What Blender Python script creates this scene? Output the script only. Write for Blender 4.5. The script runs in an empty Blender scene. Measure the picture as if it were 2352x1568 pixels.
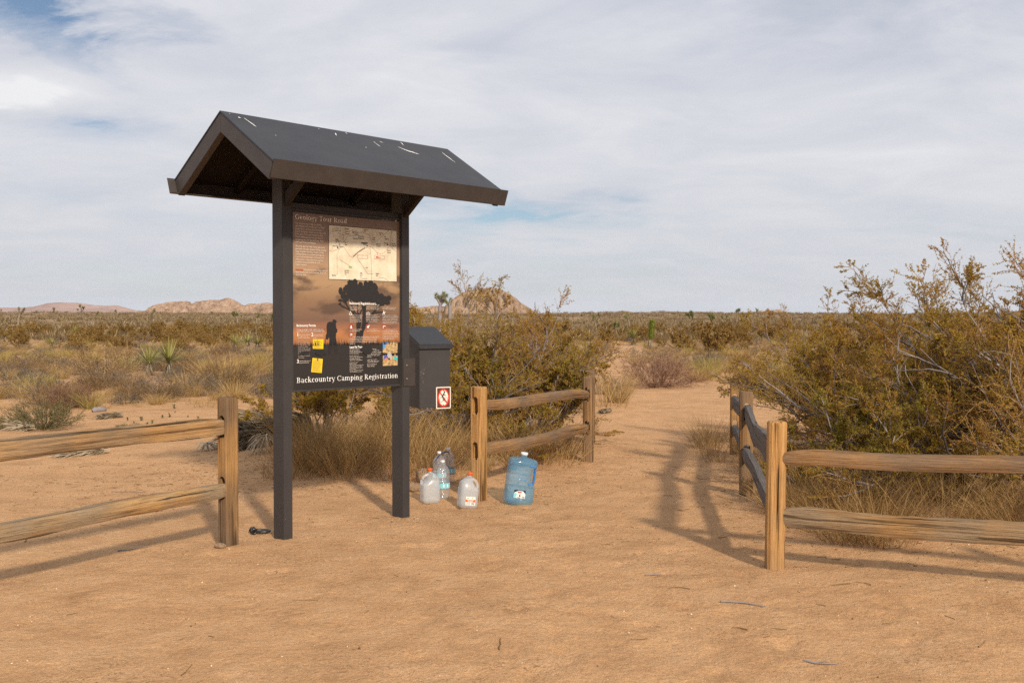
import bpy, bmesh, math, random
import numpy as np
from mathutils import Vector, Matrix, Euler
random.seed(7)
rng = np.random.default_rng(11)
sc = bpy.context.scene
COL = sc.collection

# ------------------------------------------------------------------ camera
F = 2287.0                      # focal length in units of a 2352 wide picture (35 mm lens)
PITCH = math.radians(1.102)
CAMZ = 1.5
cd = bpy.data.cameras.new('camera'); cam = bpy.data.objects.new('camera', cd); COL.objects.link(cam)
cd.sensor_width = 36.0; cd.lens = 36.0 * F / 2352.0; cd.clip_start = 0.05; cd.clip_end = 30000
cam.location = (0, 0, CAMZ); cam.rotation_euler = (math.radians(90) - PITCH, 0, 0)
sc.camera = cam

HAZE = .00006
# ------------------------------------------------------------------ light
SUN_AZ = math.radians(157.5); SUN_EL = math.radians(29.0)
sdir = Vector((math.sin(SUN_AZ) * math.cos(SUN_EL), math.cos(SUN_AZ) * math.cos(SUN_EL), math.sin(SUN_EL)))
ld = bpy.data.lights.new('sun', 'SUN'); sun = bpy.data.objects.new('sun', ld); COL.objects.link(sun)
ld.energy = 4.3; ld.angle = math.radians(3.2); ld.color = (1.0, 0.87, 0.70)
sun.rotation_euler = sdir.to_track_quat('Z', 'Y').to_euler(); sun.location = (4, -6, 9)

w = bpy.data.worlds.new('World'); sc.world = w; w.use_nodes = True
t = w.node_tree; t.nodes.clear()
def wn(ty, **k):
    n = t.nodes.new(ty)
    for a, b in k.items(): setattr(n, a, b)
    return n
def wmath(op, a, b=None):
    n = wn('ShaderNodeMath', operation=op)
    for i, v in enumerate((a, b)):
        if v is None: continue
        if isinstance(v, (int, float)): n.inputs[i].default_value = v
        else: t.links.new(v, n.inputs[i])
    return n.outputs[0]
def wramp(f, stops):
    n = wn('ShaderNodeValToRGB'); t.links.new(f, n.inputs[0]); cr = n.color_ramp
    while len(cr.elements) < len(stops): cr.elements.new(0.5)
    for e, (p, c) in zip(cr.elements, stops):
        e.position = p; e.color = tuple(c) + (1,) if len(c) == 3 else c
    return n.outputs[0]
out = wn('ShaderNodeOutputWorld')
sky = wn('ShaderNodeTexSky', sky_type='NISHITA', sun_disc=False, sun_elevation=SUN_EL, sun_rotation=SUN_AZ, altitude=1200.0, air_density=1.0, dust_density=1.5, ozone_density=1.2)
b1 = wn('ShaderNodeBackground'); b1.inputs[1].default_value = 0.085; t.links.new(sky.outputs[0], b1.inputs[0])
tc = wn('ShaderNodeTexCoord'); sp = wn('ShaderNodeSeparateXYZ'); t.links.new(tc.outputs['Generated'], sp.inputs[0])
X, Y, Z = sp.outputs
zz = wmath('ADD', wmath('MAXIMUM', Z, 0.0), 0.16)
cx = wn('ShaderNodeCombineXYZ'); t.links.new(wmath('DIVIDE', X, zz), cx.inputs[0]); t.links.new(wmath('DIVIDE', Y, zz), cx.inputs[1])
def wnoise(scale, detail, rough, dist=0.0, off=(0, 0, 0), st=(1, 1, 1)):
    mp = wn('ShaderNodeMapping'); mp.inputs['Location'].default_value = off; mp.inputs['Scale'].default_value = st
    mp.inputs['Rotation'].default_value = (0, 0, math.radians(18))
    t.links.new(cx.outputs[0], mp.inputs[0])
    n = wn('ShaderNodeTexNoise'); t.links.new(mp.outputs[0], n.inputs['Vector'])
    n.inputs['Scale'].default_value = scale; n.inputs['Detail'].default_value = detail
    n.inputs['Roughness'].default_value = rough; n.inputs['Distortion'].default_value = dist
    return n.outputs['Fac']
n1 = wnoise(0.9, 9, 0.58, 0.5, (3.1, 1.7, 0), (1, 1.1, 1))
n2 = wnoise(3.2, 8, 0.62, 0.3, (7.3, 2.2, 0), (1, 1.2, 1))
def blob(u, v, su, sv):
    """soft round opening in the cloud sheet, around one direction of the sky"""
    d = Vector(((u - 1176) / F, 1, (740 - v) / F)).normalized()
    ax = wmath('DIVIDE', wmath('SUBTRACT', X, d.x), su); az = wmath('DIVIDE', wmath('SUBTRACT', Z, d.z), sv)
    r = wmath('ADD', wmath('MULTIPLY', ax, ax), wmath('MULTIPLY', az, az)); r = wmath('MAXIMUM', wmath('ADD', r, wmath('MULTIPLY', wmath('SUBTRACT', n2, .5), 4.5)), 0.0)
    return wmath('POWER', 2.718, wmath('MULTIPLY', r, -1.0))
op = None
for u, v, su, sv, k in ((10, 60, .12, .045, .30), (300, 40, .10, .03, .22), (150, 268, .07, .012, .28), (1255, 470, .12, .018, .26), (1080, 520, .10, .018, .15), (1950, 40, .12, .03, .08),
                        (1080, 110, .06, .02, .10), (2200, 330, .15, .02, .05), (1000, 610, .4, .02, .06)):
    bb = wmath('MULTIPLY', blob(u, v, su, sv), k)
    op = bb if op is None else wmath('ADD', op, bb)
for u, v, su, sv, k in ((20, 205, .050, .018, .75), (70, 235, .035, .012, .4), (950, 130, .20, .06, .16), (1900, 330, .25, .05, .08)):
    op = wmath('SUBTRACT', op, wmath('MULTIPLY', blob(u, v, su, sv), k))
base = wmath('ADD', wmath('MULTIPLY', n1, 0.75), wmath('MULTIPLY', n2, 0.35))
cov = wmath('SUBTRACT', wmath('ADD', base, 0.20), op)
fac = wramp(cov, ((0.36, (0, 0, 0)), (0.55, (.72, .72, .72)), (0.72, (1, 1, 1))))
n3 = wnoise(2.0, 9, 0.62, 0.5, (1.3, 9.2, 0), (1, 1.3, 1))
ccol = wramp(wmath('SUBTRACT', wmath('ADD', wmath('MULTIPLY', n3, .7), wmath('MULTIPLY', n1, .35)), wmath('MULTIPLY', op, .5)),
             ((0.30, (.56, .585, .67)), (0.50, (.66, .675, .735)), (0.66, (.75, .755, .80)), (0.84, (.88, .88, .895))))
hz = wramp(Z, ((0.0, (1, 1, 1)), (0.16, (0.25, 0.25, 0.25)), (0.32, (0, 0, 0))))
mx = wn('ShaderNodeMix', data_type='RGBA'); t.links.new(wmath('MULTIPLY', hz, 0.75), mx.inputs[0]); t.links.new(ccol, mx.inputs[6]); mx.inputs[7].default_value = (.65, .67, .695, 1)
b2 = wn('ShaderNodeBackground'); t.links.new(mx.outputs[2], b2.inputs[0]); b2.inputs[1].default_value = 1.03
ms = wn('ShaderNodeMixShader'); t.links.new(fac, ms.inputs[0]); t.links.new(b1.outputs[0], ms.inputs[1]); t.links.new(b2.outputs[0], ms.inputs[2])
t.links.new(ms.outputs[0], out.inputs[0])

sc.view_settings.view_transform = 'Standard'; sc.view_settings.look = 'None'
sc.view_settings.exposure = 0.0; sc.view_settings.gamma = 1.0; sc.view_settings.use_curve_mapping = False
sc.render.engine = 'CYCLES'
sc.cycles.max_bounces = 8; sc.cycles.transparent_max_bounces = 16; sc.cycles.diffuse_bounces = 3
sc.cycles.use_denoising = False
try:
    sc.cycles.denoiser = 'OPENIMAGEDENOISE'; sc.cycles.denoising_prefilter = 'NONE'
except Exception: pass

# ------------------------------------------------------------------ measuring helpers
def ray(u, v):
    return Vector(((u - 1176) / F, math.cos(PITCH) - (v - 784) / F * math.sin(PITCH), -math.sin(PITCH) - (v - 784) / F * math.cos(PITCH)))
def at(u, v, y):                # the world point seen at picture point (u, v) at distance y
    d = ray(u, v); return Vector((0, 0, CAMZ)) + d * (y / d.y)

def hash2(ix, iy, seed):
    n = (ix * 374761393 + iy * 668265263 + seed * 974634777) & 0xffffffff
    n = ((n ^ (n >> 13)) * 1274126177) & 0xffffffff
    return ((n ^ (n >> 16)) & 0xffff) / 65535.0
def vnoise(x, y, seed=0):
    x = np.asarray(x, float); y = np.asarray(y, float)
    ix = np.floor(x).astype(np.int64); iy = np.floor(y).astype(np.int64)
    fx = x - ix; fy = y - iy; fx = fx * fx * (3 - 2 * fx); fy = fy * fy * (3 - 2 * fy)
    a = hash2(ix, iy, seed); b = hash2(ix + 1, iy, seed); c = hash2(ix, iy + 1, seed); d = hash2(ix + 1, iy + 1, seed)
    return (a + (b - a) * fx) * (1 - fy) + (c + (d - c) * fx) * fy
def fbm(x, y, seed=0, oct=4):
    s = 0; a = 0.5; tot = 0
    for i in range(oct):
        s = s + a * vnoise(x * 2 ** i, y * 2 ** i, seed + i * 13); tot += a; a *= 0.5
    return s / tot - 0.5
def sstep(a, b, x):
    q = np.clip((x - a) / (b - a), 0, 1); return q * q * (3 - 2 * q)

TRAIL = [(1.3, 4), (1.35, 9), (2.3, 15), (3.1, 22), (3.05, 30), (3.9, 38), (6.0, 52), (7.6, 70)]
def trail_x(y): return np.interp(y, [p[1] for p in TRAIL], [p[0] for p in TRAIL])
MOUNDS = [(-1.3, 11.2, 1.6, .16), (-2.2, 10.9, .9, .05), (4.3, 9.0, 1.7, .13), (6.5, 8.6, 2.0, .15), (.2, 13, 1.5, .10), (3.2, 7.6, .8, .05), (-1.94, 6.58, .18, .025), (2.0, 8.6, .2, .02)]
def g(x, y):
    x = np.asarray(x, float); y = np.asarray(y, float)
    d = np.sqrt(x * x + y * y)
    z = 5.4 * np.clip((d - 75) / 375, 0, 1) ** 1.25 - 3.5 * sstep(480, 1100, d)
    z = z + fbm(x / 60, y / 60, 5, 3) * 2.2 * sstep(70, 260, d)
    z = z + fbm(x / 2.6, y / 2.6, 3, 4) * (.05 + .20 * sstep(14, 40, d))
    z = z + fbm(x / .35, y / .35, 9, 3) * .022
    for mx_, my_, r, h in MOUNDS:
        z = z + h * np.exp(-((x - mx_) ** 2 + (y - my_) ** 2) / (r * r))
    tw = 1.1 - .5 * sstep(18, 32, y)
    z = z - .05 * np.exp(-((x - trail_x(y)) / tw) ** 2) * sstep(8, 14, y) * (1 - sstep(70, 90, y))
    return z
def gz(x, y): return float(g(x, y))
for ax_, ay_ in ((-1.57, 6.9), (-.82, 7.66), (-1.0, 5.5), (1.6, 6.1)): MOUNDS.append((ax_, ay_, .55, -(gz(ax_, ay_) + .004)))   # level the ground round the posts

# ------------------------------------------------------------------ materials
def newmat(name, rough=0.7, spec=0.3, base=(.5, .5, .5)):
    m = bpy.data.materials.new(name); m.use_nodes = True; tt = m.node_tree; b = tt.nodes['Principled BSDF']
    b.inputs['Roughness'].default_value = rough; b.inputs['Specular IOR Level'].default_value = spec
    b.inputs['Base Color'].default_value = tuple(base) + (1,)
    return m, tt, b
def coord(tt, kind='Object', scale=(1, 1, 1), loc=(0, 0, 0)):
    c = tt.nodes.new('ShaderNodeTexCoord'); mp = tt.nodes.new('ShaderNodeMapping')
    mp.inputs['Scale'].default_value = scale; mp.inputs['Location'].default_value = loc
    tt.links.new(c.outputs[kind], mp.inputs[0]); return mp.outputs[0]
def noise(tt, vec, scale, detail=5, rough=.55, dist=0):
    n = tt.nodes.new('ShaderNodeTexNoise'); tt.links.new(vec, n.inputs['Vector'])
    n.inputs['Scale'].default_value = scale; n.inputs['Detail'].default_value = detail; n.inputs['Roughness'].default_value = rough; n.inputs['Distortion'].default_value = dist
    return n.outputs['Fac']
def ramp(tt, f, stops, interp='LINEAR'):
    n = tt.nodes.new('ShaderNodeValToRGB'); tt.links.new(f, n.inputs[0]); cr = n.color_ramp; cr.interpolation = interp
    while len(cr.elements) < len(stops): cr.elements.new(0.5)
    for e, (p, c) in zip(cr.elements, stops):
        if isinstance(c, (int, float)): c = (c, c, c)
        e.position = p; e.color = tuple(c) + (1,)
    return n.outputs[0]
def mixc(tt, f, a, b, mode='MIX'):
    n = tt.nodes.new('ShaderNodeMix'); n.data_type = 'RGBA'; n.blend_type = mode
    for i, v in ((0, f), (6, a), (7, b)):
        if isinstance(v, (int, float)): n.inputs[i].default_value = v
        elif isinstance(v, tuple): n.inputs[i].default_value = v + (1,)
        else: tt.links.new(v, n.inputs[i])
    return n.outputs[2]
def mth(tt, op, a, b=0.0):
    n = tt.nodes.new('ShaderNodeMath'); n.operation = op
    for i, v in enumerate((a, b)):
        if isinstance(v, (int, float)): n.inputs[i].default_value = v
        else: tt.links.new(v, n.inputs[i])
    return n.outputs[0]
def bump(tt, b, h, strength, dist):
    n = tt.nodes.new('ShaderNodeBump'); n.inputs['Strength'].default_value = strength; n.inputs['Distance'].default_value = dist
    tt.links.new(h, n.inputs['Height']); tt.links.new(n.outputs[0], b.inputs['Normal'])
def rnd_island(tt):
    return tt.nodes.new('ShaderNodeNewGeometry').outputs['Random Per Island']
def rnd_object(tt):
    return tt.nodes.new('ShaderNodeObjectInfo').outputs['Random']

def leafy(name, stops, rough=.75, vary=.35, transl=0.0, stops2=None):
    """many small faces: one tone per leaf, shifted per plant"""
    m, tt, b = newmat(name, rough, .06)
    f = mth(tt, 'ADD', mth(tt, 'MULTIPLY', rnd_island(tt), 1 - vary), mth(tt, 'MULTIPLY', rnd_object(tt), vary))
    c = ramp(tt, f, stops)
    if stops2:
        nf = noise(tt, coord(tt, 'Object'), 2.3, 3)
        c = mixc(tt, ramp(tt, nf, ((.42, 0.0), (.6, 1.0))), c, ramp(tt, rnd_island(tt), stops2))
    tt.links.new(c, b.inputs['Base Color'])
    if transl:
        tr = tt.nodes.new('ShaderNodeBsdfTranslucent'); tt.links.new(c, tr.inputs[0])
        mm = tt.nodes.new('ShaderNodeMixShader'); mm.inputs[0].default_value = transl
        o = tt.nodes['Material Output']; tt.links.new(b.outputs[0], mm.inputs[1]); tt.links.new(tr.outputs[0], mm.inputs[2]); tt.links.new(mm.outputs[0], o.inputs[0])
    return m
M = {}
M['straw'] = leafy('straw_blades', ((0, (.24, .155, .06)), (.4, (.40, .265, .105)), (.8, (.54, .38, .175)), (1, (.64, .49, .26))), transl=.25)
M['gold'] = leafy('golden_dry_stalks', ((0, (.18, .10, .040)), (.5, (.38, .24, .10)), (1, (.56, .39, .18))), transl=.2)
M['olive_grass'] = leafy('olive_blades', ((0, (.18, .15, .045)), (.5, (.35, .27, .085)), (1, (.52, .40, .15))), transl=.2)
M['greytwig'] = leafy('grey_twigs', ((0, (.05, .042, .034)), (.5, (.14, .112, .085)), (1, (.32, .26, .20))))
M['browntwig'] = leafy('brown_twigs', ((0, (.07, .044, .024)), (.5, (.20, .125, .06)), (1, (.42, .29, .15))))
M['redtwig'] = leafy('reddish_twigs', ((0, (.12, .058, .042)), (.5, (.23, .125, .088)), (1, (.35, .23, .16))))
M['sage'] = leafy('sage_blades', ((0, (.085, .075, .035)), (.5, (.17, .145, .07)), (1, (.28, .235, .12))), transl=.15)
M['creo'] = leafy('creosote_leaves', ((0, (.23, .15, .018)), (.35, (.38, .25, .030)), (.7, (.46, .325, .042)), (1, (.40, .35, .050))), transl=.5, vary=.1,
                  stops2=((0, (.25, .12, .018)), (.5, (.43, .225, .036)), (1, (.50, .31, .07))))
M['creo_green'] = leafy('creosote_leaves_green', ((0, (.20, .155, .024)), (.5, (.34, .27, .042)), (1, (.42, .36, .07))), transl=.5, vary=.1,
                  stops2=((0, (.26, .14, .022)), (.5, (.43, .25, .045)), (1, (.50, .34, .09))))
M['creo_far'] = leafy('creosote_far', ((0, (.13, .075, .025)), (.5, (.25, .150, .045)), (1, (.35, .235, .08))), vary=.4)
M['shoot'] = leafy('brown_shoots', ((0, (.19, .11, .05)), (.5, (.33, .21, .11)), (1, (.44, .31, .19))), vary=.1)
M['bark'] = leafy('grey_bark', ((0, (.13, .115, .112)), (.6, (.25, .225, .22)), (1, (.40, .365, .355))), vary=.1)
M['yucca'] = leafy('yucca_leaves', ((0, (.12, .115, .03)), (.5, (.25, .235, .07)), (1, (.46, .42, .17))), rough=.5, transl=.1)
M['yucca_dead'] = leafy('dead_yucca_leaves', ((0, (.20, .16, .11)), (.5, (.42, .34, .24)), (1, (.62, .53, .40))), vary=.2)
M['yucca_dark'] = leafy('old_yucca_thatch', ((0, (.08, .06, .04)), (.5, (.19, .15, .10)), (1, (.40, .33, .23))), vary=.2)
M['joshua'] = leafy('joshua_leaves', ((0, (.09, .10, .03)), (1, (.26, .27, .08))), vary=.2)
M['joshua_young'] = leafy('young_joshua_leaves', ((0, (.12, .16, .03)), (1, (.34, .38, .08))), vary=.2)
M['green'] = leafy('seedling_green', ((0, (.03, .06, .025)), (1, (.09, .13, .06))))
M['scrub'] = leafy('far_scrub', ((0, (.09, .065, .035)), (.35, (.17, .12, .063)), (.7, (.26, .19, .10)), (1, (.40, .30, .17))), vary=0)

# ------------------------------------------------------------------ object helpers
def tag(o, label=None, cat=None, group=None, kind=None):
    for k, v in (('label', label), ('category', cat), ('group', group), ('kind', kind)):
        if v: o[k] = v
    return o
def empty(name, loc=(0, 0, 0), rz=0.0):
    o = bpy.data.objects.new(name, None); COL.objects.link(o); o.location = loc; o.rotation_euler = (0, 0, rz); o.empty_display_size = .1
    return o
def link(name, me, mats=None, parent=None, loc=None, rot=None):
    o = bpy.data.objects.new(name, me); COL.objects.link(o)
    if mats is not None:
        for m in (mats if isinstance(mats, (list, tuple)) else [mats]): me.materials.append(m)
    if parent: o.parent = parent
    if loc is not None: o.location = loc
    if rot is not None: o.rotation_euler = rot
    return o
def mesh_np(name, V, Q, smooth=False, mi=None):
    """mesh from numpy vertices (n,3) and faces (m,3|4)"""
    V = np.ascontiguousarray(V, dtype=np.float32).reshape(-1, 3); Q = np.ascontiguousarray(Q, dtype=np.int32)
    k = Q.shape[1]; me = bpy.data.meshes.new(name)
    me.vertices.add(len(V)); me.vertices.foreach_set('co', V.ravel())
    me.loops.add(Q.size); me.loops.foreach_set('vertex_index', Q.ravel())
    me.polygons.add(len(Q)); me.polygons.foreach_set('loop_start', np.arange(0, Q.size, k, dtype=np.int32))
    if mi is not None: me.polygons.foreach_set('material_index', np.asarray(mi, dtype=np.int32))
    if smooth: me.polygons.foreach_set('use_smooth', np.ones(len(Q), dtype=bool))
    me.update(calc_edges=True); return me
def join_np(parts):
    Vs, Qs, n = [], [], 0
    for V, Q in parts:
        V = V.reshape(-1, 3); Vs.append(V); Qs.append(Q + n); n += len(V)
    return np.concatenate(Vs), np.concatenate(Qs)
def copy_tree(o, parent=None):
    c = o.copy(); COL.objects.link(c); c.parent = parent
    for ch in list(o.children):
        copy_tree(ch, c)
    return c
def bm_mesh(name, bm, smooth=False):
    me = bpy.data.meshes.new(name); bm.normal_update(); bm.to_mesh(me); bm.free()
    if smooth:
        for p in me.polygons: p.use_smooth = True
    return me
def box_bm(x0, x1, y0, y1, z0, z1, bev=.002, bm=None, segs=1):
    own = bmesh.new()
    vs = [own.verts.new((x, y, z)) for z in (z0, z1) for y in (y0, y1) for x in (x0, x1)]
    for f in ((0, 2, 3, 1), (4, 5, 7, 6), (0, 1, 5, 4), (2, 6, 7, 3), (1, 3, 7, 5), (0, 4, 6, 2)): own.faces.new([vs[i] for i in f])
    if bev: bmesh.ops.bevel(own, geom=list(own.edges), offset=bev, segments=segs, affect='EDGES')
    if bm is None: return own
    tmp = bpy.data.meshes.new('tmp'); own.to_mesh(tmp); own.free(); bm.from_mesh(tmp); bpy.data.meshes.remove(tmp); return bm
def box(name, x0, x1, y0, y1, z0, z1, m, parent, bev=.002):
    return link(name, bm_mesh(name, box_bm(x0, x1, y0, y1, z0, z1, bev)), m, parent)
def prism_bm(pts, axis, a, b, bev=0):
    """extrude a closed outline of 2D points along an axis ('X': pts are (y,z); 'Y': (x,z); 'Z': (x,y))"""
    bm = bmesh.new()
    f3 = {'X': lambda p, s: (s, p[0], p[1]), 'Y': lambda p, s: (p[0], s, p[1]), 'Z': lambda p, s: (p[0], p[1], s)}[axis]
    A = [bm.verts.new(f3(p, a)) for p in pts]; B = [bm.verts.new(f3(p, b)) for p in pts]
    bm.faces.new(A); bm.faces.new(B[::-1])
    for i in range(len(pts)):
        j = (i + 1) % len(pts); bm.faces.new((A[j], A[i], B[i], B[j]))
    bmesh.ops.recalc_face_normals(bm, faces=list(bm.faces))
    if bev: bmesh.ops.bevel(bm, geom=list(bm.edges), offset=bev, segments=2, affect='EDGES')
    return bm
def tubes(P, R, s=3, cap=False):
    """P (N,K,3) centre lines, R (N,K) radii -> vertices, quads"""
    P = np.asarray(P, float); N, K, _ = P.shape
    T = np.gradient(P, axis=1); T /= np.linalg.norm(T, axis=2, keepdims=True) + 1e-9
    ref = np.where(np.abs(T[..., 2:3]) < .9, np.array([0, 0, 1.0]), np.array([1.0, 0, 0]))
    A = np.cross(T, ref); A /= np.linalg.norm(A, axis=2, keepdims=True) + 1e-9; B = np.cross(T, A)
    an = np.arange(s) * 2 * np.pi / s
    V = P[:, :, None, :] + R[:, :, None, None] * (A[:, :, None, :] * np.cos(an)[None, None, :, None] + B[:, :, None, :] * np.sin(an)[None, None, :, None])
    idx = np.arange(N * K * s).reshape(N, K, s); nx = np.roll(idx, -1, axis=2)
    Q = np.stack([idx[:, :-1], nx[:, :-1], nx[:, 1:], idx[:, 1:]], -1).reshape(-1, 4)
    return V.reshape(-1, 3), Q
def ribbons(P, W, S):
    """flat blades: P (N,K,3), W (N,K) half width, S (N,3) side direction"""
    N, K, _ = P.shape; S = S / (np.linalg.norm(S, axis=1, keepdims=True) + 1e-9)
    V = np.stack([P - W[..., None] * S[:, None], P + W[..., None] * S[:, None]], 2)
    idx = np.arange(N * K * 2).reshape(N, K, 2)
    Q = np.stack([idx[:, :-1, 0], idx[:, :-1, 1], idx[:, 1:, 1], idx[:, 1:, 0]], -1).reshape(-1, 4)
    return V.reshape(-1, 3), Q
def unit(v): return v / (np.linalg.norm(v, axis=-1, keepdims=True) + 1e-9)

def smoothline(pts, n=16):
    P = [Vector(p) for p in pts]; P = [P[0] * 2 - P[1]] + P + [P[-1] * 2 - P[-2]]; o = []
    for i in range(1, len(P) - 2):
        for k in range(n // 4):
            t_ = k / (n // 4); a, b_, c_, d = P[i - 1], P[i], P[i + 1], P[i + 2]
            o.append(tuple(.5 * ((2 * b_) + (c_ - a) * t_ + (2 * a - 5 * b_ + 4 * c_ - d) * t_ ** 2 + (3 * b_ - a - 3 * c_ + d) * t_ ** 3)))
    o.append(tuple(P[-2])); return o
# ------------------------------------------------------------------ ground
def axis_pts(n, c, near, kk):
    i = np.linspace(-1, 1, n); return c + near * np.sinh(kk * i)
xs = axis_pts(840, 0.6, 2.0, 8.2); ys = axis_pts(900, 5.6, 2.0, 8.2)
GX, GY = np.meshgrid(xs, ys); GZ = g(GX, GY)
def dimple(x, y, a, L, W, d, rim=.35):
    """press a footprint into the sand, with a low rim"""
    i0, i1 = np.searchsorted(xs, [x - .4, x + .4]); j0, j1 = np.searchsorted(ys, [y - .4, y + .4])
    if i1 <= i0 or j1 <= j0: return
    dx = GX[j0:j1, i0:i1] - x; dy = GY[j0:j1, i0:i1] - y; u = (dx * math.cos(a) + dy * math.sin(a)) / L; v_ = (-dx * math.sin(a) + dy * math.cos(a)) / (W * (1 + .25 * np.sign(u)))
    q = u * u + v_ * v_; GZ[j0:j1, i0:i1] += -d * np.exp(-q ** 2 * 1.2) + d * rim * np.exp(-((np.sqrt(q) - 1.35) / .28) ** 2)
fr_ = random.Random(77)
for k in range(460):
    yy_ = 3.3 + 8.5 * fr_.random() ** 1.2; xx_ = fr_.gauss(1.1, 1.5) if fr_.random() < .75 else fr_.uniform(-4, 5)
    if any((xx_ - p) ** 2 + (yy_ - q) ** 2 < .05 for p, q in ((-1.57, 6.9), (-.82, 7.66), (-1.94, 6.58), (1.57, 6.12), (-.27, 8.3), (.8, 10.5), (-.2, 8.1), (.05, 8.4), (-1.75, 7.0))): continue
    dimple(xx_, yy_, fr_.gauss(1.35, .7), .12 * fr_.uniform(.8, 1.1), .045 * fr_.uniform(.8, 1.2), fr_.uniform(.005, .014))
for k in range(900):
    dimple(fr_.uniform(-4.5, 5), 3.2 + 9 * fr_.random() ** 1.3, fr_.uniform(0, 3), fr_.uniform(.03, .09), fr_.uniform(.03, .07), fr_.uniform(-.006, .008), .2)
GZ = np.where(np.hypot(GX, GY) > 1500, np.minimum(GZ, 1.5), GZ)
idx = np.arange(GX.size).reshape(GX.shape)
Q = np.stack([idx[:-1, :-1], idx[:-1, 1:], idx[1:, 1:], idx[1:, :-1]], -1).reshape(-1, 4)
gm = mesh_np('ground', np.stack([GX, GY, GZ], -1), Q, smooth=True)
ba = gm.attributes.new('bare', 'FLOAT', 'POINT'); ba.data.foreach_set('value', (np.exp(-((GX - trail_x(GY)) / 1.0) ** 4) * (GY > 5) * (GY < 88)).astype(np.float32).ravel())
m, tt, b = newmat('desert_sand', .95, .12)
oc = coord(tt, 'Object')
big = noise(tt, oc, .55, 4, .6); mid = noise(tt, oc, 3.2, 6, .65); fine = noise(tt, oc, 55, 4, .7); grit = noise(tt, oc, 240, 2, .6)
c = ramp(tt, big, ((.30, (.42, .235, .115)), (.45, (.53, .31, .155)), (.58, (.56, .33, .165)), (.72, (.66, .415, .22))))
c = mixc(tt, .55, c, ramp(tt, mid, ((.28, (.34, .175, .082)), (.5, (.53, .305, .15)), (.75, (.64, .40, .22)))))
c = mixc(tt, .75, c, ramp(tt, fine, ((.25, .66), (.5, 1.02), (.75, 1.30))), 'MULTIPLY')
c = mixc(tt, .8, c, ramp(tt, grit, ((.28, .5), (.42, 1.03), (.60, 1.03), (.70, 1.6))), 'MULTIPLY')
# plant litter: dark crumbs gathered in patches
lit = mth(tt, 'MULTIPLY', ramp(tt, noise(tt, oc, .9, 4, .6), ((.50, 0.0), (.66, 1.0))), ramp(tt, noise(tt, oc, 42, 3, .75), ((.54, 0.0), (.62, 1.0))))
c = mixc(tt, mth(tt, 'MULTIPLY', lit, .65), c, (.12, .07, .04))
# the plain far off: thin grass and scrub litter cover the sand
ln = tt.nodes.new('ShaderNodeVectorMath'); ln.operation = 'LENGTH'; tt.links.new(oc, ln.inputs[0])
far = ramp(tt, mth(tt, 'DIVIDE', ln.outputs['Value'], 300.0), ((.06, 0.0), (.22, .45), (.5, 1.0)))
av = tt.nodes.new('ShaderNodeAttribute'); av.attribute_name = 'bare'; bare = mth(tt, 'SUBTRACT', .95, mth(tt, 'MULTIPLY', av.outputs['Fac'], .9))
plain = ramp(tt, noise(tt, oc, .16, 8, .75), ((.34, (.11, .075, .042)), (.46, (.20, .135, .075)), (.56, (.32, .22, .125)), (.68, (.43, .31, .18))))
c = mixc(tt, mth(tt, 'MULTIPLY', far, bare), c, plain)
tt.links.new(c, b.inputs['Base Color'])
vor = tt.nodes.new('ShaderNodeTexVoronoi'); vor.inputs['Scale'].default_value = 8.5; tt.links.new(oc, vor.inputs['Vector'])
trod = mth(tt, 'MULTIPLY', ramp(tt, vor.outputs['Distance'], ((.0, .0), (.35, .9), (.5, 1.0))), ramp(tt, noise(tt, oc, 1.1, 3), ((.45, 0.0), (.62, 1.0))))
h = mth(tt, 'ADD', mth(tt, 'MULTIPLY', noise(tt, oc, 14, 6, .7), 1.0), mth(tt, 'MULTIPLY', trod, .22))
h = mth(tt, 'ADD', h, mth(tt, 'MULTIPLY', noise(tt, oc, 130, 3, .7), .25))
bump(tt, b, h, 1.0, .026)
tag(link('ground', gm, m), kind='structure')

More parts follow.
